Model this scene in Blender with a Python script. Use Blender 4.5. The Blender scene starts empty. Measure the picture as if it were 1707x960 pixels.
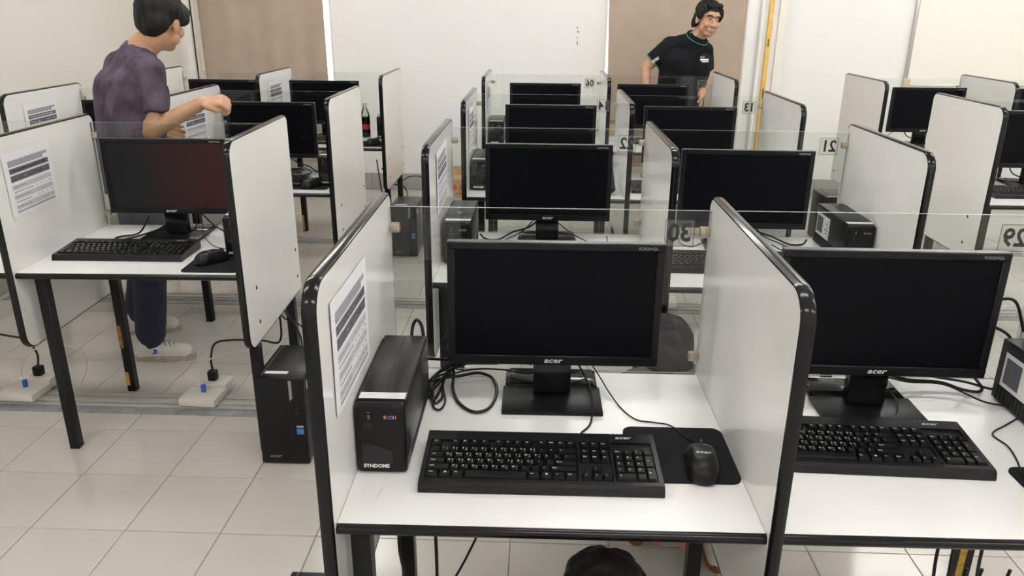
import bpy, bmesh, math, random
from mathutils import Vector, Matrix, noise

# ------------------------------------------------------------------ camera
SC = bpy.context.scene
COL = SC.collection
CAM = Vector((0.3405, -1.124, 1.5413))
YAW, PITCH, ROLL, FPX = math.radians(-1.9816), math.radians(19.8782), math.radians(0.4472), 1296.29
fw = Vector((math.sin(YAW)*math.cos(PITCH), math.cos(YAW)*math.cos(PITCH), -math.sin(PITCH)))
rt0 = Vector((math.cos(YAW), -math.sin(YAW), 0)); up0 = rt0.cross(fw)
RT = rt0*math.cos(ROLL) + up0*math.sin(ROLL); UP = -rt0*math.sin(ROLL) + up0*math.cos(ROLL)
cam = bpy.data.cameras.new('camera'); cam.sensor_width = 36; cam.lens = FPX/1707*36; cam.clip_start = .02
camo = bpy.data.objects.new('camera', cam); COL.objects.link(camo)
M = Matrix((RT, UP, -fw)).transposed().to_4x4(); M.translation = CAM
camo.matrix_world = M
SC.camera = camo
def proj(p):
    d = Vector(p)-CAM; z = d.dot(fw)
    if z < .05: return None
    return 853.5+FPX*d.dot(RT)/z, 480-FPX*d.dot(UP)/z
# ------------------------------------------------------------------ world, light, exposure
SC.view_settings.view_transform = 'Standard'; SC.view_settings.look = 'None'
SC.view_settings.gamma = 1; SC.view_settings.use_curve_mapping = False
SC.view_settings.exposure = 0.0
wd = bpy.data.worlds.new('world'); SC.world = wd; wd.use_nodes = True
wd.node_tree.nodes['Background'].inputs[0].default_value = (.9, .95, 1, 1)
wd.node_tree.nodes['Background'].inputs[1].default_value = .6
CEIL = 2.75
LAMPS = [(x, y) for y in (-1.9, .1, 2.1, 4.1) for x in (-1.35, .85, 3.05, 5.0)]
TUBE_STRENGTH = 45          # bare fluorescent tubes under the ceiling light the room

# ------------------------------------------------------------------ materials
def mat(name, col, rough=.5, metal=0, spec=.5, vary=.04, vscale=12, bump=0, bscale=200, coat=0, stretch=None):
    m = bpy.data.materials.new(name); m.use_nodes = True
    nt = m.node_tree; b = nt.nodes['Principled BSDF']
    b.inputs['Roughness'].default_value = rough; b.inputs['Metallic'].default_value = metal
    b.inputs['Specular IOR Level'].default_value = spec
    b.inputs['Coat Weight'].default_value = coat
    tc = nt.nodes.new('ShaderNodeTexCoord')
    mp = nt.nodes.new('ShaderNodeMapping'); nt.links.new(tc.outputs['Object'], mp.inputs[0])
    if stretch: mp.inputs['Scale'].default_value = stretch
    n = nt.nodes.new('ShaderNodeTexNoise'); n.inputs['Scale'].default_value = vscale; n.inputs['Detail'].default_value = 3
    nt.links.new(mp.outputs[0], n.inputs['Vector'])
    r = nt.nodes.new('ShaderNodeValToRGB')
    r.color_ramp.elements[0].position = .3; r.color_ramp.elements[1].position = .7
    r.color_ramp.elements[0].color = tuple(c*(1-vary) for c in col)+(1,)
    r.color_ramp.elements[1].color = tuple(min(1, c*(1+vary)) for c in col)+(1,)
    nt.links.new(n.outputs['Fac'], r.inputs[0]); nt.links.new(r.outputs[0], b.inputs['Base Color'])
    if bump:
        n2 = nt.nodes.new('ShaderNodeTexNoise'); n2.inputs['Scale'].default_value = bscale
        nt.links.new(mp.outputs[0], n2.inputs['Vector'])
        bp = nt.nodes.new('ShaderNodeBump'); bp.inputs['Strength'].default_value = bump; bp.inputs['Distance'].default_value = .001
        nt.links.new(n2.outputs['Fac'], bp.inputs['Height']); nt.links.new(bp.outputs[0], b.inputs['Normal'])
    return m
def emis(name, col, s):
    m = bpy.data.materials.new(name); m.use_nodes = True; b = m.node_tree.nodes['Principled BSDF']
    b.inputs['Base Color'].default_value = (.8, .8, .8, 1)
    b.inputs['Emission Color'].default_value = col+(1,); b.inputs['Emission Strength'].default_value = s
    return m
def glassmat(name, tint, rough=0.0, ior=1.45, haze=0.0):
    m = bpy.data.materials.new(name); m.use_nodes = True; nt = m.node_tree
    nt.nodes.remove(nt.nodes['Principled BSDF'])
    t = nt.nodes.new('ShaderNodeBsdfTransparent'); t.inputs[0].default_value = tint+(1,)
    g = nt.nodes.new('ShaderNodeBsdfGlossy'); g.inputs['Roughness'].default_value = rough
    f = nt.nodes.new('ShaderNodeFresnel'); f.inputs[0].default_value = ior
    d = nt.nodes.new('ShaderNodeBsdfDiffuse'); d.inputs[0].default_value = (.85, .86, .85, 1)
    n = nt.nodes.new('ShaderNodeTexNoise'); n.inputs['Scale'].default_value = 7; mr = nt.nodes.new('ShaderNodeMapRange')
    tc = nt.nodes.new('ShaderNodeTexCoord'); nt.links.new(tc.outputs['Object'], n.inputs['Vector'])
    mr.inputs[3].default_value = haze*.7; mr.inputs[4].default_value = haze*1.3; nt.links.new(n.outputs['Fac'], mr.inputs[0])
    y = nt.nodes.new('ShaderNodeMixShader'); nt.links.new(mr.outputs[0], y.inputs[0]); nt.links.new(t.outputs[0], y.inputs[1]); nt.links.new(d.outputs[0], y.inputs[2])
    x = nt.nodes.new('ShaderNodeMixShader')
    nt.links.new(f.outputs[0], x.inputs[0]); nt.links.new(y.outputs[0], x.inputs[1]); nt.links.new(g.outputs[0], x.inputs[2])
    nt.links.new(x.outputs[0], nt.nodes['Material Output'].inputs[0])
    return m
def redreflectscreen():  # red reflection on a dark screen, painted in as a dim emission gradient
    m = mat('screen_red_reflection', (.004, .004, .005), .32, spec=.2)
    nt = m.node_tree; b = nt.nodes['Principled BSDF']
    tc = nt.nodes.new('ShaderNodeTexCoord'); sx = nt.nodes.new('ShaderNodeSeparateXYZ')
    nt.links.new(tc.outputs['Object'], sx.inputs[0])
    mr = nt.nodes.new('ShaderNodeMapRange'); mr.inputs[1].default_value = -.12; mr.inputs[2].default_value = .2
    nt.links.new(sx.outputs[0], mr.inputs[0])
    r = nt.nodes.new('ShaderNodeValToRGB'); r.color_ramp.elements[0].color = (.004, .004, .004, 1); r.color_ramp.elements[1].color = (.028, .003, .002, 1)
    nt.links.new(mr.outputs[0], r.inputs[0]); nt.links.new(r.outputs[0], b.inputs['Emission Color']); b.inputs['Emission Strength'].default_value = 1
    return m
MT = {
 'laminate': mat('white_laminate', (.82, .81, .795), .22, vary=.015, vscale=6, bump=.02, bscale=500),
 'panel': mat('white_panel', (.83, .82, .795), .16, vary=.02, vscale=4),
 'edge': mat('black_edge_band', (.004, .0038, .004), .16, spec=.3, vary=.2),
 'steel': mat('black_steel', (.005, .005, .0055), .35, spec=.25, vary=.2, vscale=30),
 'rust': mat('rusty_patch', (.28, .12, .02), .7, vary=.4, vscale=60),
 'gold': mat('yellow_tape', (.5, .33, .04), .5, vary=.3, vscale=60),
 'plastic': mat('black_plastic', (.0055, .0055, .006), .36, spec=.22, vary=.1, bump=.08, bscale=900),
 'plastic2': mat('charcoal_plastic', (.0085, .0085, .0095), .32, spec=.26, vary=.1, bump=.05, bscale=700),
 'gloss': mat('glossy_black', (.008, .008, .009), .12, spec=.35, vary=.05),
 'brushed': mat('brushed_black', (.005, .005, .006), .32, spec=.25, vary=.25, vscale=40, bump=.1, bscale=60, stretch=(1, 40, 1)),
 'bezel': mat('monitor_bezel', (.006, .006, .0075), .3, spec=.22, vary=.08),
 'bezelsheen': mat('monitor_top_sheen', (.05, .05, .052), .22, vary=.08),  # reflection along the top edge, put in as a lighter grey
 'screen': mat('screen', (.0016, .002, .0035), .34, spec=.09, vary=.1),
 'screenreflect': redreflectscreen(),
 'key': mat('keycap', (.005, .005, .0055), .36, spec=.25, vary=.1),
 'print': mat('white_print', (.75, .75, .74), .5, vary=.02),
 'logo': mat('silver_logo', (.62, .62, .62), .35, vary=.02),
 'dimlogo': mat('dim_logo', (.25, .25, .26), .4, vary=.02),
 'paper': mat('paper', (.80, .79, .81), .6, vary=.015),
 'inkdark': mat('ink_dark', (.10, .10, .12), .6, vary=.1, vscale=80),
 'inkmid': mat('ink_grey', (.30, .30, .32), .6, vary=.2, vscale=150),
 'inklight': mat('ink_light', (.52, .52, .54), .6, vary=.1, vscale=150),
 'sticker': mat('white_sticker', (.78, .78, .78), .45, vary=.02),
 'ink': mat('black_ink', (.01, .01, .01), .5),
 'blue': mat('blue_sticker', (.02, .2, .55), .4),
 'bluep': mat('blue_plug', (.02, .10, .55), .35),
 'orange': mat('orange_print', (.8, .35, .05), .5), 'purple': mat('purple_print', (.3, .12, .5), .5), 'lblue': mat('light_blue_print', (.12, .3, .7), .5),
 'pad': mat('cloth_pad', (.006, .006, .0085), .8, spec=.2, vary=.15, bump=.2, bscale=1500),
 'cable': mat('black_cable', (.006, .006, .006), .4, spec=.3), 'wcable': mat('white_cable', (.62, .58, .52), .5),
 'brass': mat('clip_nickel', (.42, .37, .29), .38, metal=.6, vary=.1),
 'glass': glassmat('clear_glass', (.96, .975, .967), haze=0),
 'glassedge': mat('glass_edge', (.36, .42, .39), .12, vary=.05),
 'film': glassmat('clear_film', (.97, .97, .96), .2, 1.2, .10),
 'wall': mat('wall_paint', (.83, .82, .80), .55, vary=.012, vscale=2),
 'wall2': mat('wall_paint_left', (.765, .735, .675), .5, vary=.012, vscale=2),
 'ceil': mat('ceiling_paint', (.86, .855, .84), .7, vary=.01),
 'tile': mat('floor_tile', (.525, .50, .465), .16, vary=.03, vscale=3),
 'grout': mat('grout', (.27, .24, .21), .7, vary=.1),
 'skirt': mat('skirting_tile', (.37, .36, .34), .25, vary=.04, vscale=5),
 'trunk': mat('trunking', (.42, .405, .38), .3, vary=.12, vscale=14, stretch=(1, 8, 1)),
 'tape': mat('grey_tape', (.27, .275, .285), .35, vary=.2, vscale=20),
 'socket': mat('socket_plastic', (.72, .69, .63), .4, vary=.03),
 'curtain': mat('curtain_cloth', (.385, .30, .235), .8, vary=.05, vscale=5, bump=.2, bscale=400),
 'daylight': emis('daylight_pane', (1, .96, .97), 1.6),
 'cream': mat('cream_paint', (.80, .77, .69), .5, vary=.03), 'yellow': mat('yellow_conduit', (.70, .45, .10), .5, vary=.15, vscale=8),
 'white': mat('white_trim', (.82, .81, .79), .4, vary=.02),
 'alu': mat('aluminium', (.55, .54, .53), .3, metal=.8, vary=.05), 'board': mat('whiteboard', (.86, .825, .74), .2, vary=.01),
 'tan': mat('tan_plastic', (.60, .50, .36), .5),
 'card': mat('cardboard', (.50, .34, .17), .75, vary=.08, vscale=30), 'redink': mat('red_ink', (.62, .08, .03), .6), 'brownink': mat('brown_ink', (.22, .12, .05), .6),
 'lampmetal': mat('lamp_body', (.75, .75, .74), .4), 'lamptube': emis('lamp_tube', (1, .982, .955), TUBE_STRENGTH),
 'skin': mat('skin', (.42, .235, .135), .5, vary=.06, vscale=20), 'skin2': mat('skin_tan', (.44, .25, .15), .48, vary=.06, vscale=20),
 'hair': mat('black_hair', (.007, .006, .006), .6, spec=.25, vary=.4, vscale=60, bump=1, bscale=160, stretch=(1, 1, .2)),
 'tshirt': mat('purple_tshirt', (.078, .060, .084), .9, spec=.2, vary=.5, vscale=11, bump=.3, bscale=300),
 'polo': mat('black_polo', (.0045, .005, .008), .8, spec=.2, vary=.2, vscale=20, bump=.3, bscale=500),
 'greyshirt': mat('grey_shirt', (.055, .055, .056), .85, vary=.15, vscale=10, bump=.3, bscale=300),
 'navy': mat('navy_trousers', (.010, .011, .03), .8, vary=.2, vscale=10), 'khaki': mat('khaki_trousers', (.36, .25, .13), .8, vary=.1),
 'dark': mat('dark_trousers', (.015, .015, .018), .8), 'green': mat('green_piping', (.03, .20, .12), .6),
 'shoe': mat('white_shoe', (.60, .58, .54), .55, vary=.06, vscale=15), 'sole': mat('dirty_sole', (.38, .34, .29), .7, vary=.2, vscale=20),
 'lace': mat('grey_lace', (.20, .17, .14), .8), 'gum': mat('gum_sole', (.22, .09, .035), .6), 'eyew': mat('eye_white', (.38, .34, .30), .4), 'lip': mat('lip', (.33, .14, .11), .5),
 'cola': mat('cola', (.015, .004, .003), .08), 'pet': glassmat('clear_bottle', (.88, .90, .90), .05), 'cap': mat('white_cap', (.75, .75, .76), .4), 'colalabel': mat('red_label', (.45, .02, .05), .4),
 'redstrap': mat('red_strap', (.75, .05, .03), .5), 'hole': mat('dark_recess', (.005, .005, .005), .6),
}
# ------------------------------------------------------------------ mesh helpers
class MB:
    def __init__(s): s.v = []; s.f = []; s.m = []
    def add(s, v, f, mi=0, X=None):
        o = len(s.v)
        s.v += [tuple(X @ Vector(p)) for p in v] if X is not None else [tuple(p) for p in v]
        s.f += [tuple(i+o for i in q) for q in f]; s.m += [mi]*len(f); return s
    def box(s, x0, x1, y0, y1, z0, z1, mi=0, X=None, c=0, seg=2):
        if c: v, f = cbox(x1-x0, y1-y0, z1-z0, c, seg); T = Matrix.Translation(((x0+x1)/2, (y0+y1)/2, (z0+z1)/2)); return s.add(v, f, mi, T if X is None else X @ T)
        v = [(x, y, z) for z in (z0, z1) for y in (y0, y1) for x in (x0, x1)]
        return s.add(v, [(0, 2, 3, 1), (4, 5, 7, 6), (0, 1, 5, 4), (2, 6, 7, 3), (0, 4, 6, 2), (1, 3, 7, 5)], mi, X)
    def prism(s, poly, h, mi=0, X=None, mi2=None):     # poly in xy, extruded z 0..h
        n = len(poly)
        v = [(x, y, 0) for x, y in poly]+[(x, y, h) for x, y in poly]
        s.add(v, [tuple(range(n-1, -1, -1)), tuple(range(n, 2*n))], mi, X)
        return s.add(v, [(i, (i+1) % n, n+(i+1) % n, n+i) for i in range(n)], mi if mi2 is None else mi2, X)
    def tube(s, pts, r, n=8, mi=0, smooth=6, X=None, taper=None):
        P = catmull(pts, smooth) if smooth else [Vector(p) for p in pts]
        t = (P[1]-P[0]).normalized(); a = Vector((0, 0, 1)) if abs(t.z) < .9 else Vector((1, 0, 0)); u = (a-t*a.dot(t)).normalized()
        v = []; N = len(P)
        for i in range(N):
            t2 = (P[min(i+1, N-1)]-P[max(i-1, 0)])
            t2 = t2.normalized() if t2.length > 1e-9 else t
            u = (u-t2*u.dot(t2)).normalized(); w = t2.cross(u); t = t2
            rr = r if taper is None else r+(taper-r)*i/(N-1)
            v += [P[i]+u*rr*math.cos(2*math.pi*k/n)+w*rr*math.sin(2*math.pi*k/n) for k in range(n)]
        f = [(i*n+k, i*n+(k+1) % n, (i+1)*n+(k+1) % n, (i+1)*n+k) for i in range(N-1) for k in range(n)]
        f += [tuple(range(n-1, -1, -1)), tuple((N-1)*n+k for k in range(n))]
        return s.add(v, f, mi, X)
    def lathe(s, prof, n=24, mi=0, X=None):
        v = [(r*math.cos(2*math.pi*k/n), r*math.sin(2*math.pi*k/n), z) for r, z in prof for k in range(n)]
        f = [(i*n+k, i*n+(k+1) % n, (i+1)*n+(k+1) % n, (i+1)*n+k) for i in range(len(prof)-1) for k in range(n)]
        f += [tuple(range(n-1, -1, -1)), tuple((len(prof)-1)*n+k for k in range(n))]
        return s.add(v, f, mi, X)
    def ell(s, c, ax, B=None, n=18, m=12, mi=0):      # ellipsoid, B = 3 axis vectors
        if B is None: B = (Vector((1, 0, 0)), Vector((0, 1, 0)), Vector((0, 0, 1)))
        c = Vector(c); v = [c+B[2]*ax[2]]
        for i in range(1, m):
            th = math.pi*i/m
            for k in range(n):
                ph = 2*math.pi*k/n
                v.append(c+B[0]*ax[0]*math.sin(th)*math.cos(ph)+B[1]*ax[1]*math.sin(th)*math.sin(ph)+B[2]*ax[2]*math.cos(th))
        v.append(c-B[2]*ax[2]); L = len(v)-1
        f = [(0, 1+k, 1+(k+1) % n) for k in range(n)]
        f += [(1+i*n+k, 1+(i+1)*n+k, 1+(i+1)*n+(k+1) % n, 1+i*n+(k+1) % n) for i in range(m-2) for k in range(n)]
        f += [(L, 1+(m-2)*n+(k+1) % n, 1+(m-2)*n+k) for k in range(n)]
        if B[0].cross(B[1]).dot(B[2]) < 0: f = [q[::-1] for q in f]
        return s.add(v, f, mi)
    def cap(s, p, q, r1, r2, n=14, mi=0):             # tapered capsule
        p = Vector(p); q = Vector(q); d = q-p; L = max(d.length, 1e-6); d = d/L
        a = Vector((0, 0, 1)) if abs(d.z) < .9 else Vector((1, 0, 0)); u = (a-d*a.dot(d)).normalized(); w = d.cross(u)
        rings = [(p-d*r1*math.cos(t), r1*math.sin(t)) for t in (.35, .8, 1.2, math.pi/2)]+[(q+d*r2*math.cos(t), r2*math.sin(t)) for t in (math.pi/2, 1.2, .8, .35)]
        v = [p-d*r1]+[c+u*r*math.cos(2*math.pi*k/n)+w*r*math.sin(2*math.pi*k/n) for c, r in rings for k in range(n)]+[q+d*r2]
        E_ = len(v)-1; R = len(rings)
        f = [(0, 1+(k+1) % n, 1+k) for k in range(n)]
        f += [(1+i*n+k, 1+i*n+(k+1) % n, 1+(i+1)*n+(k+1) % n, 1+(i+1)*n+k) for i in range(R-1) for k in range(n)]
        f += [(E_, 1+(R-1)*n+k, 1+(R-1)*n+(k+1) % n) for k in range(n)]
        return s.add(v, f, mi)
    def mesh(s, name, mats, smooth=True, angle=38):
        me = bpy.data.meshes.new(name); me.from_pydata(s.v, [], s.f)
        for k in (mats if isinstance(mats, (list, tuple)) else [mats]): me.materials.append(MT[k] if isinstance(k, str) else k)
        me.polygons.foreach_set('material_index', s.m)
        if smooth:
            me.polygons.foreach_set('use_smooth', [True]*len(s.f)); me.set_sharp_from_angle(angle=math.radians(angle))
        me.update(); return me
    def build(s, name, mats, parent=None, smooth=True, angle=38): return put(name, s.mesh(name, mats, smooth, angle), parent)
def put(name, me, parent=None, loc=(0, 0, 0), rot=(0, 0, 0)):
    o = bpy.data.objects.new(name, me); COL.objects.link(o); o.parent = parent; o.location = loc; o.rotation_euler = rot; return o
_cb = {}
def cbox(w, d, h, c, seg=2):
    k = (round(w, 5), round(d, 5), round(h, 5), c, seg)
    if k not in _cb:
        bm = bmesh.new(); bmesh.ops.create_cube(bm, size=1)
        for v in bm.verts: v.co = Vector((v.co.x*w, v.co.y*d, v.co.z*h))
        bmesh.ops.bevel(bm, geom=bm.edges[:]+bm.verts[:], offset=c, segments=seg, affect='EDGES', profile=.5)
        bm.verts.index_update(); _cb[k] = ([tuple(v.co) for v in bm.verts], [tuple(v.index for v in f.verts) for f in bm.faces]); bm.free()
    return _cb[k]
def catmull(pts, n):
    P = [Vector(p) for p in pts]
    if len(P) < 3: return P
    Q = [P[0]*2-P[1]]+P+[P[-1]*2-P[-2]]; out = []
    for i in range(1, len(Q)-2):
        a, b, c, d = Q[i-1:i+3]
        for k in range(n):
            t = k/n; out.append(.5*((2*b)+(c-a)*t+(2*a-5*b+4*c-d)*t*t+(3*b-a-3*c+d)*t**3))
    return out+[P[-1]]
def rrect(x0, x1, y0, y1, r, n=5):     # r = (x0y0, x1y0, x1y1, x0y1)
    if not isinstance(r, tuple): r = (r,)*4
    out = []
    for (cx, cy, rr, a0) in ((x0+r[0], y0+r[0], r[0], 180), (x1-r[1], y0+r[1], r[1], 270), (x1-r[2], y1-r[2], r[2], 0), (x0+r[3], y1-r[3], r[3], 90)):
        if rr <= 0: out.append((cx, cy)); continue
        out += [(cx+rr*math.cos(math.radians(a0+90*k/n)), cy+rr*math.sin(math.radians(a0+90*k/n))) for k in range(n+1)]
    return out
_tx = {}
def text(body, size=1, shear=0, off=0, sx=1):
    k = (body, size, shear, off, sx)
    if k not in _tx:
        cu = bpy.data.curves.new('t', 'FONT'); cu.body = body; cu.size = size; cu.shear = shear; cu.offset = off; cu.resolution_u = 2
        cu.align_x = 'CENTER'; cu.align_y = 'CENTER'
        o = bpy.data.objects.new('t', cu); COL.objects.link(o); bpy.context.view_layer.update()
        me = bpy.data.meshes.new_from_object(o.evaluated_get(bpy.context.evaluated_depsgraph_get()))
        _tx[k] = ([(v.co.x*sx, v.co.y, 0) for v in me.vertices], [tuple(p.vertices) for p in me.polygons])
        bpy.data.objects.remove(o); bpy.data.curves.remove(cu); bpy.data.meshes.remove(me)
    return _tx[k]
RX90 = Matrix.Rotation(math.pi/2, 4, 'X')                                   # text towards -Y
BACK = Matrix(((-1, 0, 0, 0), (0, 0, 1, 0), (0, 1, 0, 0), (0, 0, 0, 1)))     # text towards +Y
T = lambda x, y, z: Matrix.Translation((x, y, z))
def tag(o, label, cat=None, group=None, kind=None):
    if label: o['label'] = label
    if cat: o['category'] = cat
    if group: o['group'] = group
    if kind: o['kind'] = kind
    return o
def empty(name, loc, rz, label, cat, group=None):
    o = bpy.data.objects.new(name, None); COL.objects.link(o); o.location = loc; o.rotation_euler = (0, 0, rz); o.empty_display_size = .05
    return tag(o, label, cat, group)
_mc = {}
def cached(key, fn):
    if key not in _mc: _mc[key] = fn()
    return _mc[key]
# ------------------------------------------------------------------ the room
XL, XR, YB, YF = -2.66, 6.0, 5.7, -3.0
def st(name, mb, m, parent=None): return tag(mb.build(name, m, parent, smooth=False), None, kind='structure')
fl = st('floor', MB().box(XL, XR, YF, YB, -.06, -.0025), 'grout')
tag(fl, 'glossy pale grey floor tiles with dark grout lines')
S = .30
tm = MB().box(-S/2+.0015, S/2-.0015, -S/2+.0015, S/2-.0015, -.010, 0, c=.0012, seg=1).mesh('tile', 'tile', smooth=False)
cand = []
i0 = math.floor((XL+.627)/S); j0 = math.floor((YF-.85)/S)
for i in range(i0, i0+31):
    for j in range(j0, j0+31):
        x = -.627+S*(i+.5); y = .85+S*(j+.5)
        if x < XL or x > XR or y < YF or y > YB: continue
        p = proj((x, y, 0)); s = 0
        if p and -60 < p[0] < 1767 and 60 < p[1] < 1000: s = 1/((Vector((x, y, 0))-CAM).length**3)
        cand.append((s, x, y))
cand.sort(reverse=True)
rest = MB()
for k, (s, x, y) in enumerate(cand):
    if k < 300 and s > 0: put('floor_tile', tm, fl, (x, y, 0))
    else: rest.box(x-S/2+.0015, x+S/2-.0015, y-S/2+.0015, y+S/2-.0015, -.010, 0)
tag(rest.build('far_tiles', 'tile', fl, smooth=False), None, kind='stuff')
st('wall_left', MB().box(XL-.1, XL, YF, YB, 0, CEIL), 'wall2')
wb = st('wall_back', MB().box(XL-.1, XR+.1, YB, YB+.1, 0, CEIL), 'wall')
st('wall_right', MB().box(XR, XR+.1, YF, YB, 0, CEIL), 'wall')
st('wall_front', MB().box(XL-.1, XR+.1, YF-.1, YF, 0, CEIL), 'wall')
st('ceiling', MB().box(XL-.1, XR+.1, YF-.1, YB+.1, CEIL, CEIL+.1), 'ceil')
bb = st('baseboard_back', MB().box(XL, XR, YB-.006, YB, 0, .138), 'grout')
sk = MB().box(.0015, .2985, 0, .006, .001, .138).mesh('skirting_tile', 'skirt', smooth=False)
for k in range(28): put('skirting_tile', sk, bb, (XL+.3*k+.01, YB-.014, 0))
bl = st('baseboard_left', MB().box(XL, XL+.012, YF, YB-.02, 0, .138), 'skirt')
scf = MB()
for (z0, z1, x) in ((1.375, 1.39, .628), (1.34, 1.36, .634), (1.30, 1.308, .628), (1.245, 1.275, .63)): scf.box(x, x+.006, YB-.0012, YB, z0, z1)
scf.build('scuff_mark', 'ink', wb, smooth=False)
# windows behind the curtains
for n, (x0, x1) in ((1, (-2.42, -1.428)), (2, (.866, 1.95))):
    w = st('window_%d' % n, MB().box(x0, x1, YB-.03, YB, .3, 2.4), 'white')
    put('pane', MB().box(x0+.01, x1-.01, YB-.034, YB-.03, .32, 2.38).mesh('pane', 'daylight', False), w)
# pillar and pipes by the right curtain, corner trims by the left curtain
st('trim_1', MB().box(2.0, 2.30, YB-.10, YB, 0, CEIL), 'white')
st('trim_2', MB().box(2.245, 2.31, YB-.125, YB-.10, 0, CEIL), 'cream')
tag(MB().tube([(2.11, YB-.125, 0), (2.11, YB-.125, CEIL)], .018, 10, smooth=0).build('wall_pipe', 'white'), 'thin white vertical pipe on the pillar beside the right curtain', 'pipe')
yc = empty('yellow_conduit', (2.18, YB-.11, 0), 0, 'yellow vertical strip running up the white pillar', 'conduit')
put('strip', MB().box(-.018, .018, -.012, .01, 0, CEIL, c=.004).mesh('strip', 'yellow'), yc)
put('mark', MB().box(-.004, .004, -.014, -.012, 1.25, 1.31).mesh('mark', 'ink', False), yc); put('mark', MB().box(-.004, .004, -.014, -.012, .84, .92).mesh('mark', 'ink', False), yc)
st('trim_3', MB().box(XL, XL+.05, YB-.05, YB, 0, CEIL), 'white')
st('trim_4', MB().box(XL+.05, XL+.085, YB-.03, YB, 0, CEIL), 'cream')
tag(MB().tube([(XL+.075, YB-.06, 0), (XL+.072, YB-.06, 1.2), (XL+.078, YB-.06, CEIL)], .006, 8).build('wall_cable', 'cable'), 'thin black vertical cable in the corner left of the curtain', 'cable')
def curtain(x0, x1, label, seed):
    rnd = random.Random(seed); mb = MB(); n = 90; v = []
    ph = [rnd.uniform(0, 6) for _ in range(4)]
    def yy(u): return .010*math.sin(u*14+ph[0])+.004*math.sin(u*37+ph[1])+.008*math.sin(u*7+ph[2])
    zs = (.25, 1.0, 1.7, 2.55)
    for side in (0, 1):
        for z in zs:
            for i in range(n+1):
                u = i/n; v.append((x0+(x1-x0)*u+(.012*math.sin(z*3+ph[3]) if i in (0, n) else 0), -yy(u)*(1-.15*z)+side*.006, z))
    R = n+1; f = []
    for side in (0, 1):
        for a in range(3):
            for i in range(n):
                b = side*4*R+a*R+i; q = (b, b+1, b+R+1, b+R); f.append(q if side == 0 else q[::-1])
    for a in range(3):
        for i in (0, n):
            b = a*R+i; q = (b, b+R, b+R+4*R, b+4*R); f.append(q if i == 0 else q[::-1])
    mb.add(v, f)
    o = empty('curtain', (0, YB-.10, 0), 0, label, 'curtain', 'brown curtains on the far wall')
    put('cloth', mb.mesh('cloth', 'curtain', angle=80), o)
    put('rail', MB().tube([(x0-.05, 0, 2.56), (x1+.05, 0, 2.56)], .012, 10, smooth=0).mesh('rail', 'alu'), o)
curtain(-2.5, -1.455, 'plain brown window curtain nearest the corner behind the left desks', 2)
curtain(.885, 1.985, 'plain brown window curtain behind the man in the black polo shirt', 5)
# whiteboard
wbd = empty('whiteboard', (3.36, YB-.03, .93), 0, 'large cream whiteboard in an aluminium frame on the far right wall', 'whiteboard')
put('surface', MB().box(.02, 2.3, .012, .03, .02, 1.18).mesh('surface', 'board', False), wbd)
for q in ((0, 2.32, 0, .03), (0, 2.32, 1.17, 1.2)): put('frame_rail', MB().box(q[0], q[1], 0, .03, q[2], q[3], c=.004).mesh('frame_rail', 'alu'), wbd)
for q in ((0, .025), (2.295, 2.32)): put('frame_stile', MB().box(q[0], q[1], -.001, .029, .0, 1.2, c=.004).mesh('frame_stile', 'alu'), wbd)
put('corner_cap', MB().box(-.006, .05, -.008, .03, -.008, .075, c=.008).mesh('corner_cap', 'tan'), wbd)
put('tray', MB().box(.1, 2.2, -.05, 0, -.012, 0, c=.003).mesh('tray', 'alu'), wbd)
# ceiling lamps
for (x, y) in LAMPS:
    o = empty('ceiling_lamp', (x, y, CEIL), 0, 'fluorescent ceiling lamp above the desks', 'lamp', 'ceiling lamps')
    put('housing', cached('lh', lambda: MB().box(-.62, .62, -.09, .09, -.045, 0, c=.006).box(-.62, -.59, -.09, .09, -.105, -.04, c=.004).box(.59, .62, -.09, .09, -.105, -.04, c=.004).mesh('housing', 'lampmetal')), o)
    for s in (-.07, .07): put('tube', cached('lt', lambda: MB().tube([(-.58, 0, 0), (.58, 0, 0)], .014, 8, smooth=0).mesh('tube', 'lamptube')), o, (0, s, -.085))

# ------------------------------------------------------------------ desks, dividers, glass
W, t, D, H = .7413, .022, .622, .695
FR = {}
def frame(n, ox, oy, yaw=0): FR[n] = (ox, oy, math.radians(yaw))
a = math.radians(.4927); frame('C1', W-W*math.cos(a), -W*math.sin(a), .4927)
frame('C2', 0, 1.252); frame('C3', 0, 2.465); frame('C4', 0, 3.749)
a = math.radians(1.91); B2 = 2*W+t
frame('L2', -.655-B2*math.cos(a), 1.288-B2*math.sin(a), 1.91); frame('L3', -2.16, 2.495); frame('L4', -2.16, 3.765)
frame('R3', 2.41, 2.465); frame('R4', 2.412, 3.735)
def wp(fr, x, y, z=0):
    ox, oy, a = FR[fr]; return Vector((ox+x*math.cos(a)-y*math.sin(a), oy+x*math.sin(a)+y*math.cos(a), z))
def desk_meshes():
    d = {}
    d['desktop'] = MB().box(0.0005, W-.0005, .003, D-.006, H-.02, H, c=.0008, seg=1).mesh('desktop', 'laminate')
    d['edge_band'] = MB().tube([(0.0005, .0028, H-.0102), (W-.0005, .0028, H-.0102)], .0102, 12, smooth=0).mesh('edge_band', 'edge')
    d['leg'] = MB().box(-.0175, .0175, -.0175, .0175, 0, H-.02, c=.002, seg=1).mesh('leg', 'steel')
    d['side_rail'] = MB().box(-.0125, .0125, .07, .50, H-.05, H-.02, c=.002, seg=1).mesh('side_rail', 'steel')
    d['cross_rail'] = MB().box(.06, W-.06, -.0125, .0125, H-.05, H-.02, c=.002, seg=1).mesh('cross_rail', 'steel')
    return d
DM = desk_meshes()
LY = (.055, .51)
POST = MB().box(-.0175, .0175, -.0175, .0175, 0, .4215, c=.002, seg=1).mesh('leg', 'steel')
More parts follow.
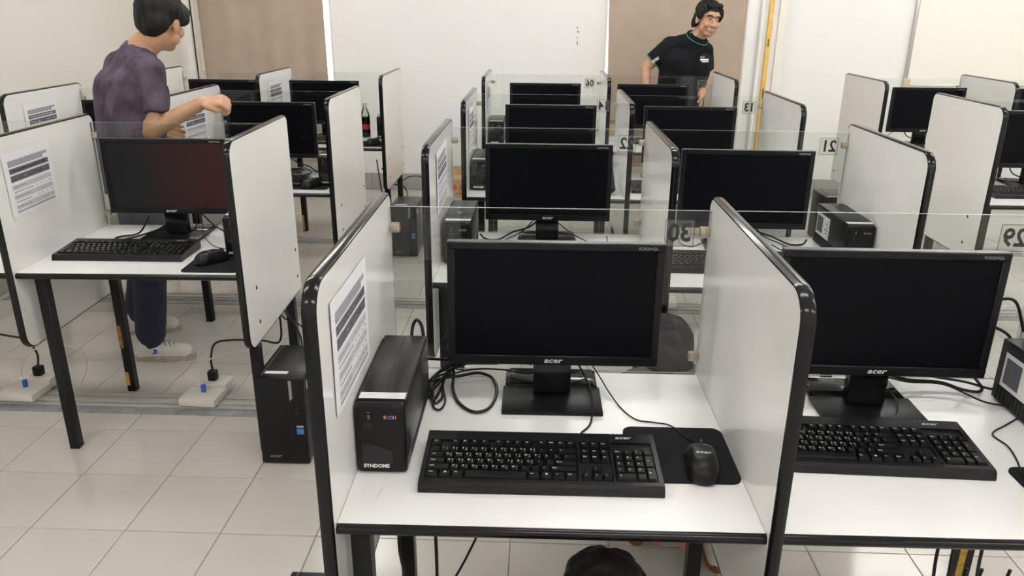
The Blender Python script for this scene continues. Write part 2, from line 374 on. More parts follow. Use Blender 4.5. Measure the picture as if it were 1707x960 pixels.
def desk(fr, k, label, rust=(), legs=(.03, None)):
    x0 = k*(W+t); p = wp(fr, x0, 0)
    o = empty('computer_desk', p, FR[fr][2], label, 'desk', 'white computer desks')
    put('desktop', DM['desktop'], o); put('edge_band', DM['edge_band'], o)
    for i, x in enumerate(legs):
        if x is None: continue
        for j, y in enumerate(LY):
            l = put('leg', POST if x > W else DM['leg'], o, (x, y, 0))
            for (ri, rj, z0, z1, m) in rust:
                if (ri, rj) == (i, j): put('worn_patch', MB().box(-.018, -.002, -.0182, -.0165, z0, z1).mesh('worn_patch', m, False), l)
        if x < W: put('side_rail', DM['side_rail'], o, (x, 0, 0))
    put('cross_rail', DM['cross_rail'], o, (0, LY[1], 0))
    return o
def divider_meshes():
    y0, y1, z0, z1 = -.016, .642, .422, 1.135
    poly = rrect(y0, y1, z0, z1, (.05, .004, .03, .05), 7)
    X = Matrix(((0, 0, 1, 0), (1, 0, 0, 0), (0, 1, 0, 0), (0, 0, 0, 1)))     # poly xy -> yz, extrude +x
    board = MB().prism(poly, t, X=X).mesh('board', 'panel', angle=30)
    P = rrect(y0, y1, z0, z1, (.05, .004, .03, .05), 7)
    n = 8                                   # corner order: (y0z0) (y1z0) (y1z1) (y0z1)
    path = P[16:24][2:]+P[24:32]+P[0:8]+[(.60, z0)]
    prof = [(-.0008, -.001), (-.0008, .0022), (t*.22, .0052), (t*.78, .0052), (t+.0008, .0022), (t+.0008, -.001)]
    v = []; N = len(path); m = len(prof)
    for i in range(N):
        a = Vector(path[max(i-1, 0)]); b = Vector(path[min(i+1, N-1)]); d = (b-a).normalized(); nn = Vector((d.y, -d.x))
        for (x, q) in prof: v.append((x, path[i][0]+nn.x*q, path[i][1]+nn.y*q))
    f = [(i*m+k, i*m+k+1, (i+1)*m+k+1, (i+1)*m+k) for i in range(N-1) for k in range(m-1)]+[tuple(range(m)), tuple((N-1)*m+k for k in range(m-1, -1, -1))]
    bm = bmesh.new(); vs = [bm.verts.new(p) for p in v]
    for q in f: bm.faces.new([vs[i] for i in q])
    bmesh.ops.recalc_face_normals(bm, faces=bm.faces[:])
    me = bpy.data.meshes.new('edge_band'); bm.to_mesh(me); bm.free(); me.materials.append(MT['edge'])
    me.polygons.foreach_set('use_smooth', [True]*len(me.polygons)); me.set_sharp_from_angle(angle=math.radians(50))
    sc = MB().lathe([(.0078, 0), (.0078, .0008), (.003, .0012)], 12, X=Matrix.Rotation(math.pi/2, 4, 'Y')).mesh('screw', 'hole')
    return board, me, sc
BOARD, BAND, SCREW = divider_meshes()
SCREWS = ((.10, .615), (.10, .488), (.60, .60), (.60, .485))
def divider(fr, k, label, screws=0):
    x = k*(W+t)-t; o = empty('divider_panel', wp(fr, x, 0), FR[fr][2], label, 'divider', 'white divider panels between desks')
    put('board', BOARD, o); put('edge_band', BAND, o)
    for (y, z) in SCREWS:
        if screws > 0: put('screw', SCREW, o, (t, y, z))
        if screws < 0: put('screw', SCREW, o, (0, y, z), (0, 0, math.pi))
    return o
def pane_mesh():
    mb = MB(); x0, x1, y0, y1, z0, z1 = .003, W-.003, 0, .006, H+.002, 1.107
    v = [(x, y, z) for z in (z0, z1) for y in (y0, y1) for x in (x0, x1)]
    mb.add(v, [(0, 1, 5, 4), (2, 6, 7, 3)], 0); mb.add(v, [(0, 2, 3, 1), (4, 5, 7, 6), (0, 4, 6, 2), (1, 3, 7, 5)], 1)
    return mb.mesh('pane', ['glass', 'glassedge'], False)
PANE = pane_mesh()
CLIP = MB().box(-.012, .012, -.006, .012, -.011, .011, c=.003).mesh('clip', 'brass')
def number_meshes(n):
    a = MB().add(*text(n, .060, 0, .0016, .92), X=BACK).mesh('digits', 'ink', False)
    fr_ = MB(); w, h, e = .034, .032, .0012
    for q in ((-w, w, h-e, h), (-w, w, -h, -h+e), (-w, -w+e, -h, h), (w-e, w, -h, h)): fr_.box(q[0], q[1], -.0002, .0003, q[2], q[3])
    return a, fr_.mesh('border', 'ink', False)
FILM = MB().box(-.034, .034, 0, .0005, -.032, .032).mesh('film', 'film', False)
def glass(fr, k, label, num=None):
    o = empty('glass_screen', wp(fr, k*(W+t), D-.004), FR[fr][2], label, 'glass screen', 'clear glass screens behind the desks')
    put('pane', PANE, o)
    for x in (.012, W-.012):
        for z in (.742, 1.057): put('clip', CLIP, o, (x, 0, z))
    if num:
        s = put('number_sticker', FILM, o, (.672, .0064, 1.052)); a, b = number_meshes(num)
        put('digits', a, s, (0, -.0002, -.001)); put('border', b, s, (0, .0, 0))
    return o
DN = {'30': 'the nearest centre desk', '29': 'the nearest right desk', '22': 'the second row centre desk', '21': 'the second row right desk', '14': 'the third row centre desk', '13': 'the third row desk right of centre',
      '06': 'the back row centre desk', '05': 'the desk before the black polo man', '23': 'the front left desk', '24': 'the desk cut off at the left edge', '15': 'the middle left desk by the aisle', '16': 'the middle left desk by the wall',
      '07': 'the back left desk with the bottle', '08': 'the back left desk in the corner', '12': 'the third row desk at the right edge', '04': 'the back desk under the whiteboard', '03': 'the back desk at the far right'}
PL = {'30': ('C1', 0), '29': ('C1', 1), '22': ('C2', 0), '21': ('C2', 1), '14': ('C3', 0), '13': ('C3', 1), '06': ('C4', 0), '05': ('C4', 1), '24': ('L2', 0), '23': ('L2', 1), '16': ('L3', 0), '15': ('L3', 1), '08': ('L4', 0), '07': ('L4', 1), '12': ('R3', 0), '04': ('R4', 0), '03': ('R4', 1)}
NUMS = ('30', '29', '22', '21', '14', '13', '06', '05')
for n, (fr, k) in PL.items():
    rust = {'23': ((0, 1, .20, .30, 'rust'), (0, 1, .03, .09, 'gold')), '07': ((0, 1, .01, .12, 'gold'),), '15': ((0, 1, .01, .12, 'gold'),), '29': ((1, 1, .1, .3, 'gold'),)}.get(n, ())
    lg = (.03, None) if k == 0 and fr[0] == 'L' else (.03, W+t/2) if k == 0 else (.05, W+t/2) if fr[0] == 'L' else (None, .655) if n == '29' else (None, W+t/2)
    desk(fr, k, 'white desktop on black steel legs, '+DN[n], rust, lg)
    glass(fr, k, ('clear glass screen with reversed number %s behind ' % n if n in NUMS else 'clear glass screen at the back of ')+DN[n], n if n in NUMS else None)
DV = [('C1', 0, 'left of the nearest centre desk', 0), ('C1', 1, 'between the two nearest desks', 0), ('C1', 2, 'right of the nearest right desk', 0),
      ('C2', 0, 'left of the second row centre desk', -1), ('C2', 1, 'between the two second row desks', 0), ('C2', 2, 'right of the second row beside a power unit', 1),
      ('C3', 0, 'left of the third row centre desk', -1), ('C3', 1, 'between the two third row centre desks', 0), ('C3', 2, 'third row, in front of the yellow strip', 1),
      ('C4', 0, 'left of the back row centre desk', -1), ('C4', 1, 'between the two back row centre desks', 0), ('C4', 2, 'back row, beside the man in black', 1),
      ('L2', 1, 'left of the front left desk with a paper notice', 0), ('L2', 2, 'on the aisle side of the front left desk', 1),
      ('L3', 0, 'by the left wall in the middle left row', 0), ('L3', 1, 'behind the purple shirt man\'s hand', 0), ('L3', 2, 'on the aisle side of the middle left desk', 1),
      ('L4', 0, 'in the far left corner by the wall', 0), ('L4', 1, 'between the two back left desks in front of the curtain', 0), ('L4', 2, 'on the aisle side of the back left desk', 1),
      ('R3', 0, 'left of the third row desk at the right edge', -1), ('R4', 0, 'left of the back row desk under the whiteboard', -1), ('R4', 1, 'between the two back row desks under the whiteboard', 0)]
for (fr, k, lab, sc) in DV: divider(fr, k, 'white divider panel, '+lab, sc)

# ------------------------------------------------------------------ equipment
def ACER(size): return text('acer', size, .22, .02*size, 1.35)
MW, MH = .4636, .283
def monitor_meshes():
    d = {}; z0 = .095; z1 = z0+MH; b = .016; bb_ = .022
    mb = MB(); h = MW/2
    for (x0, x1, a0, a1) in ((-h, h, z1-b, z1), (-h, h, z0, z0+bb_), (-h, -h+b, z0+bb_, z1-b), (h-b, h, z0+bb_, z1-b)): mb.box(x0, x1, -.004, .014, a0, a1, c=.0015, seg=1)
    d['bezel'] = mb.mesh('bezel', 'bezel')
    d['top_edge'] = MB().box(-h+.001, h-.001, -.003, .016, z1-.0008, z1+.0012, c=.0006, seg=1).mesh('top_edge', 'bezelsheen')
    d['back_housing'] = MB().box(-h+.004, h-.004, .010, .03, z0+.004, z1-.004, c=.006).box(-.15, .15, .025, .055, z0+.02, z1-.08, c=.012).mesh('back_housing', 'plastic')
    for k, m in (('screen', 'screen'), ('screenreflect', 'screenreflect')): d[k] = MB().box(-h+b, h-b, .0, .006, z0+bb_, z1-b).mesh('screen', m, False)
    d['logo'] = MB().add(*ACER(.017), X=T(0, -.0043, z0+.0115) @ RX90).mesh('logo', 'logo', False)
    d['model_print'] = MB().add(*text('K202HQL', .0085, 0, .0001, 1.15), X=T(h-.036, -.0043, z1-.009) @ RX90).mesh('model_print', 'dimlogo', False)
    d['neck'] = MB().box(-.043, .043, .022, .050, .012, .17, c=.004).mesh('neck', 'gloss')
    d['base'] = MB().box(-.112, .112, -.062, .06, 0, .011, c=.0025).mesh('base', 'brushed')
    d['base_plate'] = MB().box(-.108, .108, .058, .155, 0, .008, c=.002).box(-.1, .1, .06, .15, .008, .0135, c=.002).mesh('base_plate', 'gloss')
    return d
MM = monitor_meshes()
def monitor(n, x, y, rz=0, red=False, label=None):
    fr, k = PL[n]; o = empty('monitor', wp(fr, k*(W+t)+x, y, H), FR[fr][2]+math.radians(rz), label or 'black switched off monitor on '+DN[n], 'monitor', 'black monitors')
    for p in ('back_housing', 'bezel', 'top_edge', 'logo', 'model_print', 'neck'): put(p, MM[p], o)
    put('screen', MM['screenreflect' if red else 'screen'], o)
    b = put('base', MM['base'], o); put('base_plate', MM['base_plate'], b)
    return o
# keyboard: x to the right, y to the back
U = .019
def layout():
    K = []
    def row(y, x, items):
        for (w, s) in items:
            if s is not None: K.append((x+w*U/2, y, w, 1, s))
            x += w*U
    x0 = -.2155
    row(.043, x0, [(1, 'Esc'), (1, None)]+[(1, 'F%d' % i) for i in range(1, 5)]+[(.5, None)]+[(1, 'F%d' % i) for i in range(5, 9)]+[(.5, None)]+[(1, 'F%d' % i) for i in range(9, 13)])
    row(.018, x0, [(1, c) for c in '`1234567890-=']+[(2, '←')])
    row(-.001, x0, [(1.5, 'Tab')]+[(1, c) for c in 'QWERTYUIOP[]']+[(1.5, '\\')])
    row(-.020, x0, [(1.75, 'Caps')]+[(1, c) for c in "ASDFGHJKL;'"]+[(2.25, 'Enter')])
    row(-.039, x0, [(2.25, 'Shift')]+[(1, c) for c in 'ZXCVBNM,./']+[(2.75, 'Shift')])
    row(-.058, x0, [(1.25, 'Ctrl'), (1.25, '#'), (1.25, 'Alt'), (6.25, ''), (1.25, 'Alt'), (1.25, '#'), (1.25, '='), (1.25, 'Ctrl')])
    xn = x0+15.4*U
    row(.043, xn, [(1, 'Prt'), (1, 'Scr'), (1, 'Brk')]); row(.018, xn, [(1, 'Ins'), (1, 'Hm'), (1, 'Pu')]); row(-.001, xn, [(1, 'Del'), (1, 'End'), (1, 'Pd')])
    row(-.039, xn, [(1, None), (1, '^')]); row(-.058, xn, [(1, '<'), (1, 'v'), (1, '>')])
    xp = x0+18.75*U
    row(.018, xp, [(1, 'Nm'), (1, '/'), (1, '*'), (1, '-')]); row(-.001, xp, [(1, '7'), (1, '8'), (1, '9')]); row(-.020, xp, [(1, '4'), (1, '5'), (1, '6')])
    row(-.039, xp, [(1, '1'), (1, '2'), (1, '3')]); row(-.058, xp, [(2, '0'), (1, '.')])
    K.append((xp+3.5*U, -.0105, 1, 2, '+')); K.append((xp+3.5*U, -.0485, 1, 2, 'En'))
    return K
KEYS = layout()
def kz(y): return .0205+(y+.0875)*.055
TILT = math.atan(.055)
def keygeo(w, h):
    a, b = w*U/2-.0006, h*U/2-.0006; s = .0024; hh = .0075
    v = [(-a, -b, 0), (a, -b, 0), (a, b, 0), (-a, b, 0), (-a+s, -b+s, hh), (a-s, -b+s, hh), (a-s, b-s*.7, hh), (-a+s, b-s*.7, hh)]
    return v, [(0, 3, 2, 1), (4, 5, 6, 7), (0, 1, 5, 4), (1, 2, 6, 5), (2, 3, 7, 6), (3, 0, 4, 7)]
def kb_meshes():
    d = {}; h = .2275
    prof = [(-.0875, .0), (-.0885, .004), (-.086, .0155), (-.080, .0205), (-.0695, .0212), (-.0695, .0175), (.056, .0245), (.056, .0285), (.085, .0312), (.0875, .029), (.0875, .004), (.086, 0)]
    X = Matrix(((0, 0, 1, 0), (1, 0, 0, 0), (0, 1, 0, 0), (0, 0, 0, 1)))
    mb = MB().prism(prof, 2*h-.016, X=T(-h+.008, 0, 0) @ X)
    side = [(-.0875, .0), (-.0885, .004), (-.086, .0155), (-.080, .0205), (.085, .0312), (.0875, .029), (.0875, .004), (.086, 0)]
    for x in (-h, h-.009): mb.prism(side, .009, X=T(x, 0, 0) @ X)
    for x in (-.2155+15.2*U-.0025, -.2155+18.58*U-.0022): mb.prism([(-.0695, .012), (-.0695, .0208), (.056, .0286), (.056, .02)], .0045, X=T(x, 0, 0) @ X)
    d['case'] = mb.mesh('case', 'plastic2', angle=30)
    d['logo'] = MB().add(*ACER(.0135), X=T(.165, .0715, .0305) @ Matrix.Rotation(TILT, 4, 'X')).mesh('logo', 'logo', False)
    lg = MB(); hh = .0077
    th = random.Random(4)
    for (x, y, w, q, s) in KEYS:
        if not s: continue
        M_ = T(x, y, kz(y)-.003) @ Matrix.Rotation(TILT, 4, 'X')
        if s == '#': lg.box(-.002, .002, -.001, .003, hh, hh+.0001, X=M_); continue
        if len(s) == 1 and s.isalnum() and w == 1 and x < .07:
            lg.add(*text(s, .0062, 0, .0001), X=M_ @ T(-.0035, .0025, hh))
            for (dx, dy) in ((.003, .003), (.003, -.0025)):
                lg.add(*text(th.choice('nuwasmvzo'), .0045, 0, .0001), X=M_ @ T(dx, dy, hh))
        else: lg.add(*text(s, .0048 if len(s) > 1 else .006, 0, .0001), X=M_ @ T(-.002 if w == 1 else -w*U/2+.008, .0015, hh))
    for k in range(3): lg.add(*text('o', .005), X=T(.142+k*.0095, .083, .0314) @ Matrix.Rotation(TILT, 4, 'X'))
    d['key_print'] = lg.mesh('key_print', 'print', False)
    al = MB()
    for (x, y, w, q, s) in KEYS: al.add(*keygeo(w, q), X=T(x, y, kz(y)-.003) @ Matrix.Rotation(TILT, 4, 'X'))
    d['keys'] = al.mesh('keys', 'key', False)
    return d
KM = kb_meshes()
def loc_pts(o, pts):
    c, s = math.cos(-o.rotation_euler.z), math.sin(-o.rotation_euler.z); r = []
    for p in pts:
        d = Vector(p)-o.location; r.append((d.x*c-d.y*s, d.x*s+d.y*c, d.z))
    return r
def cable_part(o, pts, r=.0022): put('cable', MB().tube(loc_pts(o, pts), r, 7).mesh('cable', 'cable'), o)
def keyboard(n, x, y, rz=0, full=True, cable=None):
    fr, k = PL[n]; o = empty('keyboard', wp(fr, k*(W+t)+x, y, H), FR[fr][2]+math.radians(rz), 'black keyboard with white key legends on '+DN[n], 'keyboard', 'black keyboards')
    put('case', KM['case'], o); put('logo', KM['logo'], o); tag(put('key_print', KM['key_print'], o), None, kind='stuff')
    if full:
        for (kx, ky, w, q, s) in KEYS:
            me = cached(('key', w, q), lambda: MB().add(*keygeo(w, q)).mesh('key', 'key', False))
            put('key', me, o, (kx, ky, kz(ky)-.003), (TILT, 0, 0))
    else: tag(put('keys', KM['keys'], o), None, kind='stuff')
    if cable: cable_part(o, cable)
    return o
def mouse_meshes():
    d = {}; v = []; f = []; n = 28; m = 10
    def pt(a, b):     # a around, b 0..1 up
        th = 2*math.pi*a; c, s = math.cos(th), math.sin(th)
        ex = abs(c)**.8*(1 if c >= 0 else -1); ey = abs(s)**.8*(1 if s >= 0 else -1)
        k = math.cos(b*math.pi/2)**.55 if b < 1 else 0
        wob = 1-.10*(1 if abs(ey) < .35 else 0)*(1-b)
        y = ey*.055*k; hz = .037*(1-.18*(y/.055+.25)**2)
        return (ex*.0305*k*wob, y, .004+(hz-.004)*math.sin(b*math.pi/2)**.9)
    for j in range(m+1):
        for i in range(n): v.append(pt(i/n, j/m))
    f = [(j*n+i, j*n+(i+1) % n, (j+1)*n+(i+1) % n, (j+1)*n+i) for j in range(m) for i in range(n)]
    mb = MB().add(v, f); mb.add([(x*.97, y*.97, 0) for (x, y, z) in v[:n]]+v[:n], [tuple(range(n-1, -1, -1))]+[(i, (i+1) % n, n+(i+1) % n, n+i) for i in range(n)])
    d['body'] = mb.mesh('body', 'plastic', angle=60)
    d['wheel'] = MB().lathe([(.009, -.003), (.010, -.001), (.010, .001), (.009, .003)], 16, X=T(0, .034, .026) @ Matrix.Rotation(math.pi/2, 4, 'Y')).mesh('wheel', 'gloss')
    d['seam'] = MB().tube([(0, .02, .0362), (0, .03, .0335), (0, .042, .0275), (0, .052, .018)], .0007, 5).tube([(-.029, .012, .018), (-.02, .015, .031), (0, .016, .0367), (.02, .015, .031), (.029, .012, .018)], .0006, 5).mesh('seam', 'hole')
    d['logo'] = MB().add(*ACER(.011), X=T(0, -.008, .0374)).mesh('logo', 'logo', False)
    return d
MO = mouse_meshes()
def mouse(n, x, y, rz=0, z=.003, cable=None, sc=1.12):
    fr, k = PL[n]; o = empty('computer_mouse', wp(fr, k*(W+t)+x, y, H+z), FR[fr][2]+math.radians(rz), 'black wired mouse on '+DN[n], 'mouse', 'black mice')
    for p in MO: put(p, MO[p], o).scale = (sc, sc, sc)
    if cable: cable_part(o, cable, .0016)
    return o
def pad(n, x0, x1, y0, y1, logo=False, rz=0):
    fr, k = PL[n]; w, h = (x1-x0)/2, (y1-y0)/2
    o = empty('mouse_pad', wp(fr, k*(W+t)+(x0+x1)/2, (y0+y1)/2, H), FR[fr][2]+math.radians(rz), 'thin black cloth mouse pad on '+DN[n], 'mouse pad', 'black mouse pads')
    put('mat', MB().prism(rrect(-w, w, -h, h, .022, 6), .003).mesh('mat', 'pad'), o)
    if logo: put('logo', MB().add(*ACER(.022), X=T(-w+.045, h-.035, .0032)).mesh('logo', 'print', False), o)
UW, UD, UH = .097, .325, .15
def ups_meshes():
    d = {}
    d['body'] = MB().box(0, UW, .02, UD, .004, UH, c=.004).mesh('body', 'plastic2')
    d['front_panel'] = MB().box(0, UW, 0, .024, .0, UH-.002, c=.009, seg=3).mesh('front_panel', 'plastic')
    d['inset'] = MB().prism([(.012, .022), (.012, .07), (.070, .052), (.070, .022)], .0012, X=T(0, .0004, 0) @ Matrix(((1, 0, 0, 0), (0, 0, -1, 0), (0, 1, 0, 0), (0, 0, 0, 1)))).mesh('inset', 'gloss')
    d['power_button'] = MB().lathe([(.0095, 0), (.0095, .0012), (.0078, .002), (.0075, .0008)], 20, X=T(.026, 0.0002, .102) @ RX90).mesh('power_button', 'gloss')
    d['maker_print'] = MB().add(*text('SYNDOME', .0105, 0, .0005, 1.0), X=T(.038, -.0006, .017) @ RX90).mesh('maker_print', 'print', False)
    e = MB()
    for i, (c, m) in enumerate((('E', 0), ('C', 1), ('O', 2), ('I', 0), ('I', 0))): e.add(*text(c, .010, 0, .0001), m, T(.0585+i*.0062-(.0025 if i > 2 else 0)-(.002 if i > 3 else 0), -.0006, .122) @ RX90)
    d['series_print'] = e.mesh('series_print', ['orange', 'purple', 'lblue'], False)
    ic = MB()
    for i, c in enumerate('~o^'): ic.add(*text(c, .009, 0, .0002), X=T(.028, -.0006, .132-i*.007) @ RX90)
    d['icons'] = ic.mesh('icons', 'dimlogo', False)
    d['label'] = MB().box(.006, UW-.004, .022, .046, UH, UH+.0006).mesh('label', 'sticker', False)
    lp = MB()
    for (x, y, w) in ((.02, .036, .026), (.058, .040, .022), (.07, .032, .018), (.062, .027, .02)): lp.box(x, x+w, y, y+.0018, UH+.0006, UH+.0008)
    d['label_print'] = lp.mesh('label_print', 'inklight', False)
    d['top_seam'] = MB().box(UW/2-.0008, UW/2+.0008, .05, UD-.01, UH-.0004, UH+.0003).mesh('top_seam', 'hole', False)
    vt = MB()
    for i in range(34):
        y = .055+i*.0074
        for x in (-.0003, UW-.0045): vt.box(x, x+.0048, y, y+.0034, UH-.006, UH+.0002)
        for x in (-.0003, UW-.0007): vt.box(x, x+.001, y, y+.003, .008, .028)
    d['vents'] = vt.mesh('vents', 'hole', False)
    d['side_recess'] = MB().box(-.0006, UW+.0006, .06, UD-.012, .098, .138).mesh('side_recess', 'hole', False)
    return d
UM = ups_meshes()
def ups(n, x, y, side_label=False, rz=0):
    fr, k = PL[n]; o = empty('battery_unit', wp(fr, k*(W+t)+x, y, H), FR[fr][2]+math.radians(rz), 'black backup power unit with white label on '+DN[n], 'power unit', 'backup power units')
    for p in ('body', 'front_panel', 'inset', 'power_button', 'maker_print', 'series_print', 'icons', 'top_seam'): put(p, UM[p], o)
    tag(put('vents', UM['vents'], o), None, kind='stuff')
    l = put('label', UM['label'], o); put('label_print', UM['label_print'], l)
    if side_label:
        s = put('side_label', MB().box(-.0012, -.0004, .17, .30, .045, .125).mesh('side_label', 'sticker', False), o)
        sp = MB().box(-.0015, -.0011, .235, .292, .055, .115)
        for i in range(6): sp.box(-.0015, -.0011, .178, .178+.01+.006*((i*7) % 5), .054+i*.011, .058+i*.011)
        put('side_print', sp.mesh('side_print', 'inkdark', False), s)
        bv = MB()
        for i in range(22): bv.box(-.0012, .001, .04+i*.0125, .0465+i*.0125, .008, .042)
        put('side_vents', bv.mesh('side_vents', 'hole', False), o)
    return o
CW, CD, CH = .173, .29, .34
def tower_meshes():
    d = {}
    d['case'] = MB().box(.003, CW-.003, .02, CD, .006, CH-.004, c=.003).mesh('case', 'plastic2')
    d['front_panel'] = MB().box(0, CW, 0, .03, .004, CH, c=.006).mesh('front_panel', 'plastic')
    d['groove'] = MB().box(CW*.66, CW*.668, -.0006, .004, .01, CH-.006).mesh('groove', 'hole', False)
    d['drive_bay'] = MB().prism([(CW*.70, CH-.008), (CW*.70, CH-.085), (CW*.76, CH-.075), (CW*.76, CH-.008)], .0015, X=T(0, .0004, 0) @ Matrix(((1, 0, 0, 0), (0, 0, -1, 0), (0, 1, 0, 0), (0, 0, 0, 1)))).mesh('drive_bay', 'dimlogo', False)
    pt = MB()
    for z in (.235, .222, .205): pt.box(CW*.80, CW*.86, -.0008, .002, z, z+.006)
    d['ports'] = pt.mesh('ports', 'hole', False)
    d['blue_sticker'] = MB().box(CW*.79, CW*.93, -.001, .001, .125, .147).mesh('blue_sticker', 'blue', False)
    d['hdmi_print'] = MB().add(*text('HDMI', .009, 0, .0003, 1.1), X=T(CW*.86, -.0008, .155) @ RX90).mesh('hdmi_print', 'print', False)
    d['maker_print'] = MB().add(*ACER(.018), X=T(CW*.3, -.0008, .035) @ RX90).mesh('maker_print', 'dimlogo', False)
    d['top_label'] = MB().box(.025, .105, .045, .065, CH-.004, CH-.0033).mesh('top_label', 'sticker', False)
    d['side_label'] = MB().box(CW-.0034, CW-.0024, .045, .075, CH-.06, CH-.03).mesh('side_label', 'sticker', False)
    d['foot'] = MB().box(.01, CW-.01, .02, .05, 0, .008).box(.01, CW-.01, CD-.05, CD-.02, 0, .008).mesh('foot', 'plastic', False)
    d['top_seam'] = MB().box(.018, .0195, .03, CD-.004, CH-.0042, CH-.0036).mesh('top_seam', 'dimlogo', False)
    return d
TM = tower_meshes()
def tower(x, y, label, rz=0, fan=False):
    o = empty('computer_tower', (x, y, 0), math.radians(rz), label, 'computer', 'computer towers on the floor')
    for p in TM: put(p, TM[p], o)
    return o
def notice(fr, k, label, y0=.06, z0=.872, rx=0, seed=1):
    o = empty('paper_notice', wp(fr, k*(W+t)+.0009, y0+.135, z0+.105), FR[fr][2], label, 'paper', 'printed notices taped to dividers')
    def build():
        w, h = .138, .105; X = Matrix(((0, 0, 1, 0), (1, 0, 0, 0), (0, 1, 0, 0), (0, 0, 0, 1)))
        sheet = MB(); N = 12; v = []
        for sd in (0, 1):
            for j in range(3):
                for i in range(N+1):
                    u = i/N; v.append((.0012+.0012*math.sin(u*9+j)**2+.0007*sd-(.0005 if i in (0, N) else 0), -w+2*w*u, -h+h*j))
        R = N+1; f = []
        for sd in (0, 1):
            for j in range(2):
                for i in range(N):
                    b = sd*3*R+j*R+i; q = (b, b+1, b+R+1, b+R); f.append(q if sd else q[::-1])
        sheet.add(v, f)
        pr = MB(); rnd = random.Random(3); x = .0034
        def bar(y0, y1, z0, z1, m): pr.box(x-.0003, x, y0, y1, z0, z1, m)
        bar(-.112, .085, .058, .078, 1); bar(.085, .112, .068, .078, 1)
        bar(-.112, .112, .035, .052, 0); bar(-.112, .112, .008, .029, 0)
        for i in range(5):
            z = -.006-i*.0165
            if i % 2 == 0: pr.box(x-.0004, x-.0002, -.112, .112, z-.012, z+.004, 3)
            yy = -.108
            while yy < -.01-.03*rnd.random(): d_ = rnd.uniform(.006, .02); bar(yy, yy+d_, z-.005, z-.0015, 1); yy += d_+.003
            for q in (.02, .045, .07, .095): bar(q, q+.006+.006*(q > .09), z-.005, z-.002, 1)
        for i in range(9): bar(-.1+i*.022, -.1+i*.022+.017, .041, .045, 2)
        for q in (-.04, .03, .055, .085): bar(q, q+.012, .016, .020, 2)
        bar(-.112, .112, -.094, -.088, 1)
        return sheet.mesh('sheet', 'paper', angle=80), pr.mesh('print', ['inkdark', 'inkmid', 'paper', 'inklight'], False)
    a, b = cached('notice', build)
    for nme, me in (('sheet', a), ('print', b)): put(nme, me, o, rot=(math.radians(rx), 0, 0))
# --- per desk placement
monitor('30', .382, .458); monitor('29', .322, .435, -.8)
monitor('22', .373, .452); monitor('21', .310, .385, -.6); monitor('14', .392, .445); monitor('13', .333, .435)
monitor('06', .367, .36); monitor('05', .305, .36)
monitor('23', .353, .44, 0, True, 'black monitor with a painted faint dark red reflection on the front left desk')
monitor('15', .35, .395); monitor('16', .36, .40); monitor('07', .30, .36); monitor('08', .385, .36)
monitor('12', .45, .43); monitor('04', .42, .36); monitor('03', .45, .36)
keyboard('30', .3555, .186, 0, True, [(.438, .262, .72), (.438, .313, .70), (.46, .357, .698), (.469, .424, .709), (.468, .50, .712), (.456, .56, .715), (.42, .57, .78)])
keyboard('29', .2385, .275, -2.2, True, [(1.06, .352, .72), (1.10, .377, .698), (1.148, .445, .710), (1.158, .502, .713), (1.14, .54, .72), (1.10, .55, .78)])
keyboard('23', .272, .225, -.5, True, [(-.99, 1.60, .72), (-.97, 1.64, .7), (-1.0, 1.70, .715), (-.985, 1.74, .73), (-1.0, 1.80, .79)])
keyboard('21', .248, .23, 0, False); keyboard('22', .34, .19, 0, False); keyboard('13', .25, .22, 1, False); keyboard('15', .33, .21, 0, False); keyboard('07', .28, .2, 0, False); keyboard('12', .34, .225, 0, False); keyboard('04', .36, .2, 0, False)
pad('30', .53, .7385, .146, .352); mouse('30', .668, .196, -6, cable=[(.674, .256, .712), (.670, .285, .704), (.658, .305, .7), (.632, .358, .698), (.598, .372, .697), (.561, .383, .697), (.533, .433, .697), (.509, .50, .705), (.495, .54, .715), (.45, .56, .78)])
pad('29', .503, .735, .02, .226, True)
tag(MB().tube([(1.276, .16, .70), (1.283, .202, .70), (1.304, .257, .698), (1.315, .309, .698), (1.31, .357, .698), (1.36, .397, .698), (1.40, .425, .70)], .0018, 7).build('mouse_cable', 'cable'), 'thin black mouse cable bent beside the nearest right mouse pad', 'cable')
pad('23', .535, .737, .022, .215); mouse('23', .605, .135, -40, cable=[(-.76, 1.465, .71), (-.75, 1.50, .70), (-.79, 1.56, .698), (-.86, 1.60, .698), (-.93, 1.68, .712), (-.96, 1.75, .74)])
pad('15', .50, .70, .07, .28); mouse('15', .615, .13, -25, cable=[(-.76, 2.68, .705), (-.77, 2.75, .7), (-.83, 2.80, .7), (-.86, 2.86, .72)])
pad('07', .525, .735, .04, .25); mouse('07', .66, .12, -25)
ups('30', .003, .158); ups('22', .012, .20); ups('14', .006, .14); ups('06', .006, .2)
ups('29', W-UW-.004, .205, True); ups('21', W-UW-.004, .245, True); ups('23', W-UW-.010, .19); ups('15', W-UW-.006, .165); ups('07', W-UW-.006, .35); ups('24', W-UW-.006, .19); ups('04', .006, .25)
tower(-.628, 1.24, 'black computer tower on the floor beside the front left desk')
tower(-.615, 3.69, 'black computer tower on the floor beside the back left desk', fan=True)
tower(2.29, 4.12, 'black computer tower on the floor under the back row right desks')
tower(-.205, .005, 'black computer tower on the floor left of the nearest centre desk')
notice('C1', 0, 'printed paper notice taped to the nearest divider', .055, .872, -1)
notice('C2', 0, 'printed paper notice taped to the second row divider at the aisle', .15, .885, 1.5)
notice('C3', 0, 'printed paper notice taped to the third row divider at the aisle', .13, .875)
notice('C4', 0, 'printed paper notice taped to the back row divider at the aisle', .13, .875)
notice('L2', 1, 'printed paper notice on the divider at the left edge', .05, .872, 1)
notice('L3', 0, 'printed paper notice on the middle row divider by the left wall', .12, .868, 1)
